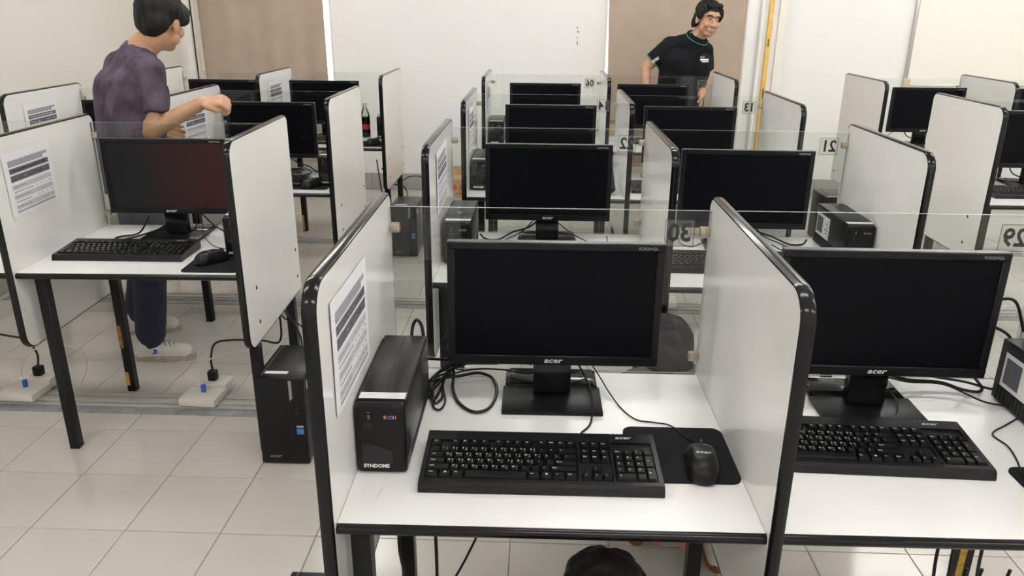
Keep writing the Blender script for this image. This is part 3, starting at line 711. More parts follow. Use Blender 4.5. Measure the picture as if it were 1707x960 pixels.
notice('L3', 1, 'printed paper notice on the divider below the man\'s hand', .15, .86, -1)
notice('L4', 1, 'printed paper notice on the divider in front of the left curtain', .14, .87)

# ------------------------------------------------------------------ cables
def cable(pts, r, label, m='cable', group=None, name='power_cable', n=7):
    tag(MB().tube(pts, r, n).build(name, m), label, 'cable', group)
Z = .7
cable([(.18, .60, .80), (.143, .60, .76), (.142, .57, .70), (.148, .50, .7), (.168, .435, .7), (.206, .393, .7), (.238, .413, .7), (.251, .485, .7), (.238, .555, .702), (.203, .575, .706), (.161, .56, .705), (.114, .545, .703), (.09, .50, .701)], .0038, 'thick black cable in a wide loop beside the stand of the nearest centre monitor')
cable([(.20, .57, .75), (.12, .58, .715), (.104, .55, .706), (.102, .50, .702), (.108, .45, .7), (.118, .43, .7), (.128, .464, .7), (.122, .53, .706), (.16, .57, .74)], .0032, 'black cable coiled right behind the nearest power unit')
cable([(.22, .575, .76), (.14, .56, .72), (.105, .53, .712), (.1035, .47, .71), (.113, .415, .7), (.130, .40, .7), (.137, .44, .701), (.125, .52, .712), (.17, .57, .75)], .0026, 'thin black cable hanging in a narrow loop beside the nearest power unit')
cable([(.20, .58, .77), (.13, .575, .725), (.10, .545, .712), (.09, .505, .706), (.100, .455, .704), (.112, .440, .704), (.120, .48, .708), (.13, .54, .718), (.18, .575, .76)], .0036, 'thick black cable doubled in the coil beside the nearest power unit')
cable([(.24, .585, .75), (.16, .575, .725), (.11, .55, .717), (.098, .50, .712), (.104, .47, .711), (.115, .50, .714), (.15, .565, .73), (.25, .57, .735)], .003, 'black cable lying on top of the coil beside the nearest power unit')
cable([(.09, .49, .73), (.104, .50, .72), (.149, .555, .715), (.203, .585, .712), (.262, .575, .716), (.300, .55, .722), (.325, .54, .725), (.345, .53, .735)], .0022, 'thin black cable crossing the base of the nearest centre monitor')
cable([(.09, .493, .78), (.13, .555, .75), (.19, .59, .745), (.26, .595, .745), (.33, .56, .74)], .0034, 'thick black cable running left under the nearest centre monitor')
cable([(.055, .487, .80), (.055, .52, .845), (.065, .525, .862), (.08, .50, .855), (.085, .49, .82)], .004, 'short black plug lead arching behind the nearest power unit')
cable([(1.07, .54, .79), (1.20, .575, .72), (1.30, .575, .71), (1.34, .555, .703), (1.375, .545, .702), (1.395, .565, .703), (1.385, .59, .72), (1.35, .58, .76)], .0036, 'black cable looped on the right of the stand of the nearest right monitor')
cable([(1.16, .56, .73), (1.22, .56, .716), (1.30, .555, .714), (1.36, .50, .702), (1.395, .47, .706)], .0022, 'thin black cable from the nearest right monitor to its power unit')
cable([(1.2, .59, .75), (1.28, .59, .72), (1.36, .575, .712), (1.40, .535, .715), (1.408, .535, .73)], .003, 'black cable curving to the power unit at the right edge')
cable([(1.31, .50, .90), (1.35, .53, .93), (1.41, .545, .93), (1.44, .536, .86)], .0035, 'black lead arching from the right monitor to the top of its power unit')
cable([(1.31, .50, .86), (1.36, .54, .87), (1.41, .545, .85), (1.43, .536, .82)], .0035, 'black lead below the arch between the right monitor and its power unit')
cable([(-1.15, 1.72, .78), (-1.20, 1.72, .71), (-1.26, 1.70, .70), (-1.27, 1.67, .7), (-1.23, 1.66, .7), (-1.14, 1.72, .718), (-1.05, 1.80, .75)], .0035, 'black cable looped left of the stand of the monitor with the dark red reflection')
cable([(-1.0, 1.80, .79), (-.93, 1.78, .73), (-.84, 1.73, .705), (-.76, 1.72, .71)], .003, 'black cable right of the stand of the monitor with the dark red reflection')
for n, seed in (('22', 1), ('21', 2), ('15', 3), ('14', 4), ('13', 5), ('04', 6), ('12', 7), ('06', 8)):
    rnd = random.Random(seed); fr, k = PL[n]; x0 = k*(W+t)
    for i in range(3 if n in ('22', '21', '15') else 2):
        s = -1 if (i % 2 == 0) == (n in ('22', '14', '06')) else 1
        mx = .36; P = [(mx, .52, .80), (mx+s*.05, .55, .74+.02*i), (mx+s*.12, .56-.03*i, .712), (mx+s*(.17+.03*i), .50-.05*i, .70), (mx+s*(.22+.02*i), .50-.02*i, .70), (mx+s*.245, .53, .71)]
        if i == 2: P = [(mx+s*.03, .54, .78), (mx+s*.08, .55, .72), (mx+s*.14, .50, .70), (mx+s*.16, .44, .70), (mx+s*.12, .41, .702), (mx+s*.09, .45, .712)]
        pts = [wp(fr, x0+min(max(x, .02), W-.02), y, z) for (x, y, z) in P]
        cable(pts, .0034 if i == 0 else .0022, ['thick black cable trailing behind the monitor of ', 'thin black cable opposite the thick one on ', 'curled black cable beside the monitor stand of '][i]+DN[n])
# floor trunking and sockets
def trunk(y, x0, x1, label):
    o = empty('floor_trunking', (0, y, 0), 0, label, 'trunking', 'floor cable trunking')
    put('channel', MB().box(x0, x1, 0, .115, 0, .010, c=.003, seg=1).mesh('channel', 'trunk'), o)
    put('cover', MB().box(x0, x1, .02, .05, .0101, .016, c=.002, seg=1).mesh('cover', 'trunk'), o)
    put('cover', MB().box(x0, x1, .07, .10, .0101, .014, c=.002, seg=1).mesh('cover', 'trunk'), o)
    put('tape_strip', MB().box(x0, x1, -.05, -.002, 0, .0025).mesh('tape_strip', 'tape', False), o)
trunk(1.62, XL+.05, 2.3, 'grey floor cable trunking strip under the front left desk')
trunk(2.83, XL+.05, 3.6, 'grey floor cable trunking strip under the third row')
trunk(4.0, XL+.05, 3.6, 'grey floor cable trunking strip under the back row')
def socket(x, y, label):
    o = empty('floor_socket', (x, y, .016), math.radians(-3), label, 'socket', 'white floor sockets')
    put('box', MB().box(-.075, .075, -.02, .10, 0, .032, c=.004).mesh('box', 'socket'), o)
    put('socket_plate', MB().box(-.07, .07, .10, .19, 0, .042, c=.004).mesh('socket_plate', 'socket'), o)
    put('power_plug', MB().box(-.018, .018, .125, .16, .042, .085, c=.006).mesh('power_plug', 'plastic'), o)
    put('network_plug', MB().box(-.008, .008, .045, .06, .032, .065, c=.002).mesh('network_plug', 'bluep'), o)
socket(-1.02, 1.63, 'white floor socket box under the front left desk'); socket(-1.77, 1.635, 'white floor socket box at the left edge'); socket(1.02, 2.84, 'white floor socket box under the third row')
cable([(-1.01, 1.772, .098), (-1.015, 1.78, .15), (-1.0, 1.80, .21), (-.93, 1.81, .225), (-.80, 1.80, .23), (-.72, 1.80, .235), (-.715, 1.80, .42)], .0045, 'black power cord rising from the floor socket under the front desk')
cable([(-1.02, 1.682, .08), (-1.025, 1.685, .13), (-1.0, 1.73, .17), (-.9, 1.78, .185), (-.75, 1.80, .19), (-.68, 1.80, .19)], .003, 'white network cable from the floor socket under the front desk', 'wcable', name='network_cable')
cable([(-1.76, 1.778, .1), (-1.77, 1.80, .15), (-1.82, 1.82, .2), (-1.92, 1.84, .21), (-2.0, 1.85, .22)], .0045, 'black power cord from the floor socket at the left edge')
cable([(-1.77, 1.687, .08), (-1.775, 1.70, .13), (-1.74, 1.74, .19), (-1.66, 1.78, .20), (-1.57, 1.79, .17), (-1.545, 1.77, .11), (-1.57, 1.74, .03)], .003, 'white network cable arching from the left edge floor socket', 'wcable', name='network_cable')
cable([(1.03, 2.97, .1), (1.04, 2.98, .15), (1.10, 3.02, .3), (1.12, 3.04, .6)], .004, 'black power cord from the floor socket under the third row')
# cables at the tower of the left desk and below the near desks
cable([(-.56, 1.53, .28), (-.565, 1.60, .31), (-.60, 1.66, .35), (-.66, 1.72, .395), (-.73, 1.77, .52), (-.76, 1.80, .64)], .004, 'black cable from the near tower up behind the front left desk')
cable([(-.53, 1.53, .26), (-.55, 1.60, .36), (-.60, 1.64, .385), (-.66, 1.68, .39), (-.73, 1.72, .50), (-.75, 1.74, .64)], .0032, 'thinner black cable crossing behind the near tower')
cable([(-.55, 3.99, .25), (-.56, 4.06, .34), (-.60, 4.10, .385), (-.66, 4.12, .39), (-.74, 4.12, .5)], .004, 'black cable rising behind the tower of the back left desk')
cable([(-.62, 4.12, .40), (-.54, 4.14, .44), (-.45, 4.14, .42), (-.40, 4.10, .30), (-.39, 4.06, .2), (-.42, 4.1, .02)], .0035, 'black cable arching over the tower of the back left desk')
cable([(-.30+.075*math.cos(q*.7)*(1-.1*math.sin(q*.31)), 4.33+.06*math.sin(q*.7), .012+.0014*q+.006*math.sin(q*1.7)) for q in range(38)], .006, 'black cord coiled in a heap on the aisle floor')
cable([(-.85, 3.99, .02), (-.80, 3.97, .2), (-.74, 3.95, .30), (-.69, 3.9, .34), (-.70, 3.88, .42), (-.72, 3.88, .6)], .004, 'black cord bending beside the back left desk leg')
cable([(-.78, 2.80, .02), (-.77, 2.82, .18), (-.70, 2.85, .26), (-.69, 2.88, .38), (-.71, 2.9, .6)], .004, 'black cord bending beside the middle left desk leg')
cable([(.03, .40, .66), (.035, .40, .50), (.02, .42, .30), (.05, .45, .10), (.06, .5, .012)], .004, 'black cable below the nearest centre desk next to the left leg')
cable([(.11, .42, .67), (.108, .41, .5), (.112, .40, .3), (.11, .40, .15), (.10, .42, .012)], .0042, 'black cable hanging straight down below the nearest centre desk')
cable([(.26, .50, .67), (.24, .49, .42), (.20, .44, .32), (.14, .39, .22), (.08, .36, .16), (-.005, .38, .14), (-.01, .45, .012)], .003, 'thin black cable slanting below the nearest centre desk')
for i, x in enumerate((1.30, 1.335, 1.40)): cable([(x+.05, .40, .66), (x+.01, .40, .55), (x-.02, .40, .40), (x, .41, .22), (x+.05, .42, .16), (x+.07, .42, .30)], .004, ['leftmost', 'middle', 'rightmost'][i]+' black cable hanging in a loop below the nearest right desk')
strap = empty('red_strap', (.62, .26, .675), 0, 'red strap ends hanging below the nearest centre desk', 'strap')
put('strap_end', MB().tube([(-.045, -.02, 0), (-.04, -.03, -.14), (-.028, -.035, -.168), (-.012, -.03, -.16), (0, -.02, 0)], .007, 8).mesh('strap_end', 'redstrap'), strap)
put('strap_end', MB().tube([(.035, -.02, 0), (.036, -.025, -.12), (.034, -.03, -.20)], .006, 8, taper=.002).mesh('strap_end', 'redstrap'), strap)

# ------------------------------------------------------------------ small things
b = empty('cola_bottle', wp('L4', W+t+.545, .44, H), 0, 'clear plastic cola bottle with white cap on the back left desk', 'bottle')
put('liquid', MB().lathe([(.026, .001), (.029, .006), (.029, .05), (.027, .07), (.029, .09), (.029, .135), (.0285, .137)], 24).mesh('liquid', 'cola'), b)
put('shell', MB().lathe([(.027, 0), (.0305, .006), (.0305, .05), (.0285, .07), (.0305, .09), (.0305, .14), (.026, .165), (.016, .19), (.012, .2), (.012, .212)], 24).mesh('shell', 'pet'), b)
put('label', MB().lathe([(.0312, .055), (.0295, .07), (.0312, .088)], 24).mesh('label', 'colalabel'), b)
put('cap', MB().lathe([(.0145, .212), (.015, .214), (.015, .228), (.013, .23)], 20).mesh('cap', 'cap'), b)
bx = empty('cardboard_box', (-.27, 5.50, 0), 0, 'low brown cardboard box with red disc print by the far wall', 'box')
put('carton', MB().box(-.18, .18, -.10, .10, 0, .155).mesh('carton', 'card', False), bx)
put('flap', MB().box(-.18, .18, .095, .10, .155, .23).mesh('flap', 'card', False), bx)
put('print', MB().lathe([(.022, 0), (.022, .0008)], 18, 0, T(-.115, -.1, .085) @ RX90).add(*text('PUM', .055, .1, .001), 1, T(-.015, -.1012, .085) @ RX90).box(-.1, .1, -.101, -.1, .028, .036, 1).mesh('print', ['redink', 'brownink'], False), bx)
bx = empty('tall_carton', (.95, 5.46, 0), 0, 'tall brown carton by the far wall behind the back row centre desk', 'box')
put('carton', MB().box(-.13, .13, -.1, .1, 0, .645).mesh('carton', 'card', False), bx); put('lid_flap', MB().box(-.13, .13, -.1, .098, .645, .65).mesh('lid_flap', 'brownink', False), bx)
o = empty('curled_mouse_pad', wp('C3', .665, .16, H), 0, 'black mouse pad curled upright on the third row centre desk', 'mouse pad')
v = []; n = 14
for sd in (0, 1):
    for j in range(6):
        for i in range(n+1):
            u = i/n; q = j/5; a = q*1.5
            v.append((-.05+.085*math.sin(a)+sd*.003, -.10+.2*u, .002+.085*(1-math.cos(a))*(.35+.9*u)+sd*.002))
R = n+1; f = []
for sd in (0, 1):
    for j in range(5):
        for i in range(n): q = sd*6*R+j*R+i; w_ = (q, q+1, q+R+1, q+R); f.append(w_[::-1] if sd else w_)
put('mat', MB().add(v, f).mesh('mat', 'pad', angle=80), o)
o = empty('desk_scratch', wp('C1', .055, .075, H), 0, 'thin grey scratch mark at the front of the nearest centre desk', 'mark')
put('mark', MB().tube([(0, 0, .0002), (.004, .02, .0002), (.006, .035, .0002)], .0006, 5).mesh('mark', 'inklight'), o)

# ------------------------------------------------------------------ people
def remesh(name, mb, voxel, it, m, parent, origin, disp=0, seed=0):
    me = mb.mesh(name+'_src', m, False)
    o = bpy.data.objects.new('tmp', me); COL.objects.link(o)
    r = o.modifiers.new('r', 'REMESH'); r.mode = 'VOXEL'; r.voxel_size = voxel
    if it: s = o.modifiers.new('s', 'SMOOTH'); s.factor = .5; s.iterations = it
    bpy.context.view_layer.update()
    out = bpy.data.meshes.new_from_object(o.evaluated_get(bpy.context.evaluated_depsgraph_get()))
    bpy.data.objects.remove(o); bpy.data.meshes.remove(me)
    out.name = name; out.materials.clear(); out.materials.append(MT[m])
    org = Vector(origin)
    if disp:
        nn = [v.normal.copy() for v in out.vertices]
        for v, q in zip(out.vertices, nn): v.co += q*disp*noise.noise(Vector((v.co.x*45+seed, v.co.y*45, v.co.z*18)))
    for v in out.vertices: v.co -= org
    out.polygons.foreach_set('use_smooth', [True]*len(out.polygons)); out.update()
    return put(name, out, parent)
def basis(f, u):
    f = Vector(f).normalized(); u = Vector(u); u = (u-f*u.dot(f)).normalized(); return f, u, f.cross(u)   # forward, up, right
def head(mb, c, f, u, neck, k=1.0):
    c = Vector(c); f, u, s = [q*k for q in basis(f, u)]; B = (s, f, u)
    mb.ell(c+u*.028-f*.012, (.073, .092, .088), B); mb.ell(c-u*.03+f*.018, (.058, .068, .085), B)
    mb.ell(c-u*.088+f*.055, (.030, .028, .024), B); mb.cap(c-u*.06+f*.03-s*.035, c-u*.06+f*.03+s*.035, .03, .03)
    mb.cap(c+f*.086+u*.0, c+f*.104-u*.034, .008, .0125); mb.cap(c+f*.094-u*.038-s*.012, c+f*.094-u*.038+s*.012, .008, .008)
    for q in (-1, 1):
        mb.ell(c+s*q*.074-u*.012-f*.006, (.010, .020, .031), B); mb.ell(c+s*q*.036-u*.03+f*.068, (.024, .018, .024), B)
    mb.ell(c+f*.083-u*.068, (.026, .014, .013), B); mb.ell(c+f*.072+u*.03, (.05, .016, .018), B)
    mb.cap(neck, c-u*.05-f*.015, .058, .052)
    return f, u, s
def hand(mb, wrist, d, palm_n, curl=.5, side=1):
    w = Vector(wrist); d = Vector(d).normalized(); n = Vector(palm_n); n = (n-d*n.dot(d)).normalized(); k = d.cross(n)*side   # k towards thumb side
    for a in (-.028, -.010, .010, .028): mb.cap(w+d*.015+k*a*.6, w+d*.078+k*a, .014, .012, 8)
    for a, L in ((-.031, .060), (-.0105, .076), (.0105, .080), (.031, .070)):
        p = w+d*.082+k*a; ang = 0; dd = d.copy()
        for j, fr_ in enumerate((.45, .3, .25)):
            ang += curl*(.9 if j else .8); dd = d*math.cos(ang)+n*math.sin(ang); q = p+dd*L*fr_
            mb.cap(p, q, .0092-.0006*j, .0088-.0007*j, 8); p = q
    p = w+d*.02+k*.03
    q, r = (p+d*.038+k*.010+n*.018, p+d*.062-k*.008+n*.030) if curl > .9 else (p+d*.030+k*.028+n*.012, p+d*.060+k*.032+n*.032)
    mb.cap(p, q, .0135, .0115, 8); mb.cap(q, r, .0108, .009, 8)
def limbs(mb, J, fat=0, parts='AFTC'):
    for S_ in 'LR':
        if 'A' in parts: mb.cap(J['sh'+S_], J['el'+S_], .050+fat, .041+fat)
        if 'F' in parts: mb.cap(J['el'+S_], J['wr'+S_], .040+fat, .027+fat)
        if 'T' in parts: mb.cap(J['hip'+S_], J['kn'+S_], .080+fat, .058+fat)
        if 'C' in parts: mb.cap(J['kn'+S_], J['an'+S_], .056+fat, .038+fat)
def torso(mb, J, fat=0):
    P, C_, N = Vector(J['pelvis']), Vector(J['chest']), Vector(J['neck']); L, R_ = Vector(J['shL']), Vector(J['shR']); hL, hR = Vector(J['hipL']), Vector(J['hipR'])
    mb.cap(hL, hR, .095+fat, .095+fat)
    for q in (-.5, 0, .5): mb.cap(P+(hL-hR)*q*.7, C_+(L-R_)*q*.62, .100+fat, .105+fat)
    mb.cap(L, R_, .058+fat, .058+fat); mb.cap(C_, N, .10+fat, .06+fat)
    mb.cap(L+(N-L)*.2, N, .05+fat, .055+fat); mb.cap(R_+(N-R_)*.2, N, .05+fat, .055+fat)
def shirt_mesh(J, fat, frac, slv):
    mb = MB(); N = Vector(J['neck']); C_ = Vector(J['chest'])
    torso(mb, dict(J, neck=N+(C_-N)*.11), fat)
    for S_ in 'LR':
        p, q = Vector(J['sh'+S_]), Vector(J['el'+S_]); mb.cap(p, p+(q-p)*.2, .05+fat+.006, .05+fat+.006); mb.tube([p+(q-p)*.05, p+(q-p)*frac], .05+fat+.006, 18, smooth=0, taper=.05+slv)
    return mb
def shoe(parent, org, heel, d, label=None, m='shoe', logo=False, L=.27, sm='sole'):
    d = Vector(d).normalized(); s = Vector((d.y, -d.x, 0)); h = Vector(heel); o = Vector(org)
    mb = MB(); mb.cap(h+d*.045+Vector((0, 0, .055)), h+d*.07+Vector((0, 0, .085)), .037, .036); mb.cap(h+d*.06+Vector((0, 0, .05)), h+d*.16+Vector((0, 0, .046)), .036, .036); mb.cap(h+d*.14+Vector((0, 0, .045)), h+d*(L-.045)+Vector((0, 0, .038)), .036, .034); mb.cap(h+d*.03+Vector((0, 0, .035)), h+d*(L-.05)+Vector((0, 0, .032)), .032, .038)
    u = remesh('shoe', mb, .005, 4, m, parent, o)
    out = []
    for i in range(28):
        a = 2*math.pi*i/28; c, q = math.cos(a), math.sin(a); w = .036 if c < 0 else .043
        out.append((h-o)+d*(L/2+L/2*c)+s*w*(abs(q)**.7*(1 if q > 0 else -1)))
    v = [(p.x, p.y, .0-o.z) for p in out]+[(p.x, p.y, .026-o.z) for p in out]; n = 28
    put('sole', MB().add(v, [tuple(range(n-1, -1, -1)), tuple(range(n, 2*n))]+[(i, (i+1) % n, n+(i+1) % n, n+i) for i in range(n)]).mesh('sole', sm, angle=60), u)
    if logo:
        la = MB()
        for i in range(5):
            c = (h-o)+d*(.115+i*.021)+Vector((0, 0, .092-i*.006)); la.tube([c-s*.022-Vector((0, 0, .008)), c+Vector((0, 0, .003)), c+d*.014+s*.024-Vector((0, 0, .012))], .0026, 6)
        put('laces', la.mesh('laces', 'lace'), u)
        X = Matrix(((d.x, 0, s.x, 0), (d.y, 0, s.y, 0), (0, 1, 0, 0), (0, 0, 0, 1))); X.translation = (h-o)+d*.105+s*.0385+Vector((0, 0, .05))
        put('shoe_mark', MB().add(*text('P', .03, 0, .002), X=X).add([(-.016, -.012, 0), (.012, -.006, 0), (.014, -.002, 0), (-.014, -.006, 0)], [(0, 1, 2, 3)], X=X).mesh('shoe_mark', 'bluep', False), u)
    return u
V = Vector
# --- man in the purple T-shirt
org = V((-1.42, 2.12, 0))
J = dict(pelvis=(-1.43, 2.13, .90), chest=(-1.385, 2.14, 1.19), neck=(-1.335, 2.15, 1.355), shR=(-1.265, 2.06, 1.285), shL=(-1.475, 2.27, 1.285),
         elR=(-1.265, 2.02, 1.055), wrR=(-1.055, 2.055, 1.165), elL=(-1.585, 2.29, 1.09), wrL=(-1.45, 2.40, 1.02), hipR=(-1.38, 2.08, .86), hipL=(-1.48, 2.20, .86), knR=(-1.39, 2.08, .47), knL=(-1.50, 2.27, .47), anR=(-1.44, 2.09, .10), anL=(-1.63, 2.37, .11))
o = empty('person', org, 0, 'person in a purple T-shirt and navy trousers reaching out a hand', 'person')
mb = MB(); torso(mb, J); limbs(mb, J)
hc = (-1.235, 2.18, 1.475); f_, u_, s_ = head(mb, hc, (.16, .97, -.18), (.12, .16, 1), J['neck'])
hand(mb, J['wrR'], (.96, .12, .10), (.05, .45, -.88), 1.15, -1); hand(mb, J['wrL'], (.6, .6, -.3), (.6, -.6, 0), .5)
remesh('body', mb, .0052, 3, 'skin', o, org)
mb = shirt_mesh(J, .014, .68, .022)
mb.cap(V(J['pelvis'])+V((-.05, .05, -.06)), V(J['pelvis'])+V((.05, -.05, -.06)), .122, .122)
sh = remesh('t_shirt', mb, .008, 9, 'tshirt', o, org, .004)
mb = MB(); limbs(mb, J, .017, 'TC'); mb.cap(J['hipL'], J['hipR'], .105, .105); mb.cap(V(J['knR']), V(J['anR'])+V((0, 0, .03)), .073, .066); mb.cap(V(J['knL']), V(J['anL'])+V((0, 0, .03)), .073, .066)
remesh('trousers', mb, .010, 3, 'navy', o, org, .004)
c = V(hc); mb = MB(); B = (s_, f_, u_)
mb.ell(c+u_*.045-f_*.012, (.088, .108, .085), B); mb.ell(c+u_*.0-f_*.06, (.075, .055, .072), B); mb.ell(c+u_*.05+f_*.06, (.075, .055, .05), B); mb.cap(c+f_*.088+u_*.05-s_*.045, c+f_*.088+u_*.05+s_*.045, .024, .024)
for q in (-1, 1): mb.ell(c+s_*q*.062+u_*.03+f_*.03, (.022, .06, .04), B)
remesh('hair', mb, .006, 3, 'hair', o, org, .006, 3)
o.location.x += .018; shoe(o, org, (-1.52, 2.075, 0), (1, .10, 0), logo=True); shoe(o, org, (-1.72, 2.36, 0), (1, .25, 0))
# --- man in the black polo shirt
org = V((1.40, 5.05, 0))
J = dict(pelvis=(1.40, 5.06, .88), chest=(1.425, 5.0, 1.15), neck=(1.485, 4.96, 1.335), shR=(1.295, 4.98, 1.275), shL=(1.565, 5.06, 1.235),
         elR=(1.125, 5.0, 1.115), wrR=(1.135, 4.93, .89), elL=(1.60, 5.10, 1.04), wrL=(1.545, 4.93, .93), hipR=(1.32, 5.06, .86), hipL=(1.48, 5.07, .86), knR=(1.31, 5.02, .47), knL=(1.50, 5.04, .47), anR=(1.30, 5.08, .10), anL=(1.52, 5.1, .10))
o = empty('person', org, 0, 'person in a black polo shirt leaning forward behind the back row', 'person')
mb = MB(); torso(mb, J); limbs(mb, J)
hc = (1.54, 4.90, 1.468); f_, u_, s_ = head(mb, hc, (.30, -.95, -.08), (.14, .0, 1), J['neck'], 1.08)
hand(mb, J['wrR'], (.08, -.25, -.95), (.8, 0, 0), .4); hand(mb, J['wrL'], (-.05, -.4, -.9), (-.8, 0, 0), .4, -1)
remesh('body', mb, .0052, 3, 'skin2', o, org)
mb = shirt_mesh(J, .014, .72, .018); mb.cap(V(J['hipL']), V(J['hipR']), .118, .118)
sh = remesh('polo_shirt', mb, .008, 8, 'polo', o, org, .003)
def ring(cn, ax, r, tr, m, name, parent, n=24):
    ax = V(ax).normalized(); a_ = V((0, 1, 0)) if abs(ax.y) < .8 else V((1, 0, 0)); u1 = (a_-ax*a_.dot(ax)).normalized(); w1 = ax.cross(u1)
    pts = [V(cn)-org+u1*r*math.cos(2*math.pi*i/n)+w1*r*math.sin(2*math.pi*i/n) for i in range(n+1)]
    return put(name, MB().tube(pts, tr, 8, smooth=0).mesh(name, m), parent)
e = V(J['shR'])*.32+V(J['elR'])*.68; dd = (V(J['elR'])-V(J['shR'])).normalized(); ring(e+dd*.004, dd, .066, .0045, 'green', 'cuff_piping', sh)
nk = V(J['neck']); nd = (V(hc)-nk).normalized(); ring(nk+nd*.004, nd, .072, .014, 'polo', 'collar', sh); ring(nk-nd*.003, nd, .0865, .0035, 'green', 'collar_piping', sh)
lm = MB()
X = Matrix.Translation(e-org+V((.02, -.071, .02))) @ Matrix.Rotation(math.radians(-38), 4, 'Y') @ RX90
lm.add(*text('SYNEX', .030, 0, .001), X=X); put('sleeve_print', lm.mesh('sleeve_print', 'print', False), sh)
lm = MB(); X = Matrix.Translation(V((1.53, 4.855, 1.185))-org) @ Matrix.Rotation(math.radians(12), 4, 'Z') @ Matrix.Rotation(math.radians(-10), 4, 'X') @ RX90
lm.box(-.03, .005, .012, .026, 0, .001, 1, X); lm.box(-.03, .034, -.004, .008, 0, .001, 0, X); lm.box(-.018, .034, -.016, -.008, 0, .001, 0, X); put('chest_print', lm.mesh('chest_print', ['print', 'green'], False), sh)
mb = MB(); limbs(mb, J, .017, 'TC'); mb.cap(J['hipL'], J['hipR'], .105, .105); remesh('trousers', mb, .010, 3, 'khaki', o, org, .003)
c = V(hc); mb = MB(); B = (s_, f_, u_)
mb.ell(c+u_*.052-f_*.022, (.084, .098, .076), B); mb.ell(c+u_*.0-f_*.06, (.074, .05, .08), B); mb.cap(c+u_*.088+f_*.055-s_*.04, c+u_*.084+f_*.055+s_*.035, .024, .022)
for q in (-1, 1): mb.ell(c+s_*q*.073+u_*.035+f_*.012, (.017, .045, .048), B); mb.ell(c+s_*q*.080-u_*.03-f_*.035, (.014, .024, .045), B)
remesh('hair', mb, .005, 2, 'hair', o, org, .007, 7)
for q in (-1, 1):
    put('eye', MB().ell(c-org+f_*.084+s_*q*.031+u_*.002, (.012, .0055, .0042), B, 14, 8).mesh('eye', 'eyew'), o); put('iris', MB().ell(c-org+f_*.0885+s_*q*.031+u_*.002, (.0055, .003, .005), B, 12, 8).mesh('iris', 'ink'), o)
    put('eyebrow', MB().tube([c-org+f_*.088+s_*q*.015+u_*.021, c-org+f_*.089+s_*q*.033+u_*.027, c-org+f_*.078+s_*q*.052+u_*.021], .0042, 7).mesh('eyebrow', 'hair'), o)
put('lips', MB().ell(c-org+f_*.092-u_*.066, (.022, .008, .0045), B, 14, 8).ell(c-org+f_*.092-u_*.074, (.019, .008, .0045), B, 14, 8).mesh('lips', 'lip'), o)
shoe(o, org, (1.30, 5.14, 0), (-.1, -1, 0)); shoe(o, org, (1.52, 5.16, 0), (.1, -1, 0))
# --- person squatting behind the near glass
org = V((.78, .88, 0))
J = dict(pelvis=(.80, .80, .24), chest=(.775, .87, .43), neck=(.745, .97, .50), shR=(.90, .93, .48), shL=(.64, .93, .48), elR=(.95, 1.10, .36), wrR=(.84, 1.18, .28), elL=(.60, 1.10, .36), wrL=(.66, 1.18, .30),
         hipR=(.87, .82, .22), hipL=(.73, .82, .22), knR=(.90, 1.12, .36), knL=(.66, 1.12, .36), anR=(.885, .83, .09), anL=(.69, .93, .09))
o = empty('person', org, 0, 'person in a grey shirt squatting behind the nearest glass screen', 'person')
mb = MB(); torso(mb, J); limbs(mb, J); hc = (.725, 1.03, .548); f_, u_, s_ = head(mb, hc, (-.1, .75, -.65), (0, .5, .8), J['neck']); hand(mb, J['wrR'], (-.3, .6, -.6), (-.7, 0, 0), .6, -1); hand(mb, J['wrL'], (.2, .6, -.6), (.7, 0, 0), .6)
remesh('body', mb, .006, 3, 'skin', o, org)
mb = MB(); torso(mb, J, .014); limbs(mb, dict(J, elR=V(J['shR'])*.3+V(J['elR'])*.7, elL=V(J['shL'])*.3+V(J['elL'])*.7), .024, 'A'); remesh('shirt', mb, .010, 4, 'greyshirt', o, org, .004)
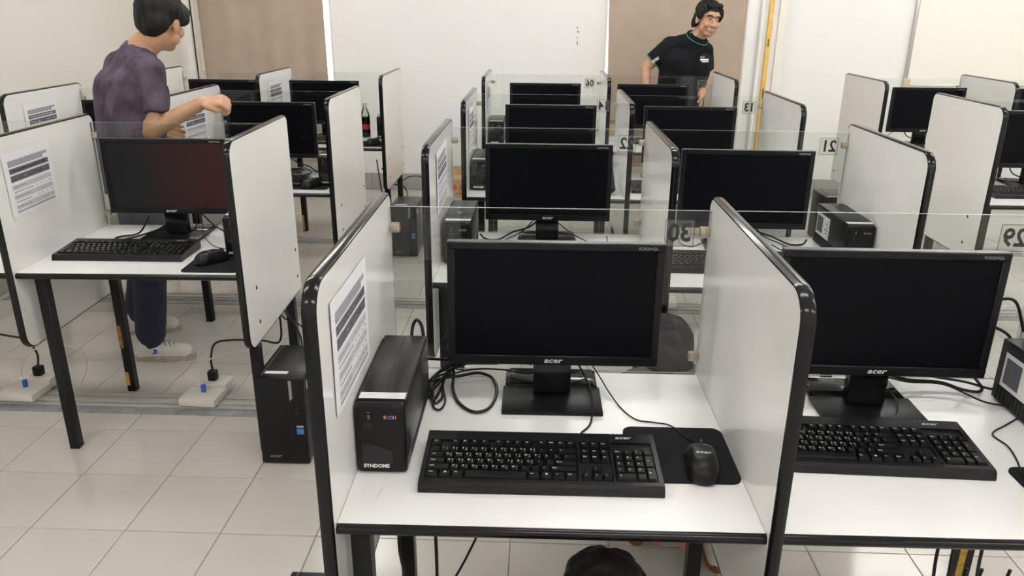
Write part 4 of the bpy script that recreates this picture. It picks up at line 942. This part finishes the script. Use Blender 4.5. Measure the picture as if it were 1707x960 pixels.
mb = MB(); limbs(mb, J, .015, 'TC'); mb.cap(J['hipL'], J['hipR'], .112, .112); remesh('trousers', mb, .010, 3, 'dark', o, org, .003)
c = V(hc); mb = MB(); B = (s_, f_, u_); mb.ell(c+u_*.04-f_*.02, (.088, .105, .088), B); mb.ell(c-f_*.055-u_*.01, (.078, .06, .085), B); remesh('hair', mb, .006, 2, 'hair', o, org, .006, 1)
shoe(o, org, (.880, .735, 0), (.05, 1, 0), L=.25, sm='gum'); shoe(o, org, (.66, .85, 0), (-.1, 1, 0), L=.25, sm='gum')
# --- person crawling under the near desk
org = V((.49, -.1, 0))
J = dict(pelvis=(.49, -.46, .40), chest=(.49, -.16, .38), neck=(.49, .03, .36), shR=(.66, -.06, .36), shL=(.32, -.06, .36), elR=(.70, .02, .18), wrR=(.66, .10, .035), elL=(.28, .02, .18), wrL=(.32, .10, .035),
         hipR=(.58, -.46, .36), hipL=(.40, -.46, .36), knR=(.60, -.42, .075), knL=(.38, -.42, .075), anR=(.60, -.78, .07), anL=(.38, -.78, .07))
o = empty('person', org, 0, 'person with short black hair crawling under the nearest centre desk', 'person')
mb = MB(); torso(mb, J); limbs(mb, J); hc = (.49, .165, .375); f_, u_, s_ = head(mb, hc, (0, .75, -.66), (0, .66, .75), J['neck']); hand(mb, J['wrR'], (0, 1, -.1), (0, 0, -1), .1); hand(mb, J['wrL'], (0, 1, -.1), (0, 0, -1), .1, -1)
remesh('body', mb, .006, 3, 'skin', o, org)
mb = MB(); torso(mb, J, .012); limbs(mb, dict(J, elR=V(J['shR'])*.3+V(J['elR'])*.7, elL=V(J['shL'])*.3+V(J['elL'])*.7), .022, 'A'); remesh('shirt', mb, .010, 4, 'greyshirt', o, org, .003)
mb = MB(); limbs(mb, J, .014, 'TC'); mb.cap(J['hipL'], J['hipR'], .105, .105); remesh('trousers', mb, .010, 3, 'dark', o, org, .003)
c = V(hc); mb = MB(); B = (s_, f_, u_); mb.ell(c+u_*.04-f_*.015, (.09, .108, .085), B); mb.ell(c-f_*.055-u_*.005, (.08, .06, .085), B); remesh('hair', mb, .005, 2, 'hair', o, org, .007, 5)
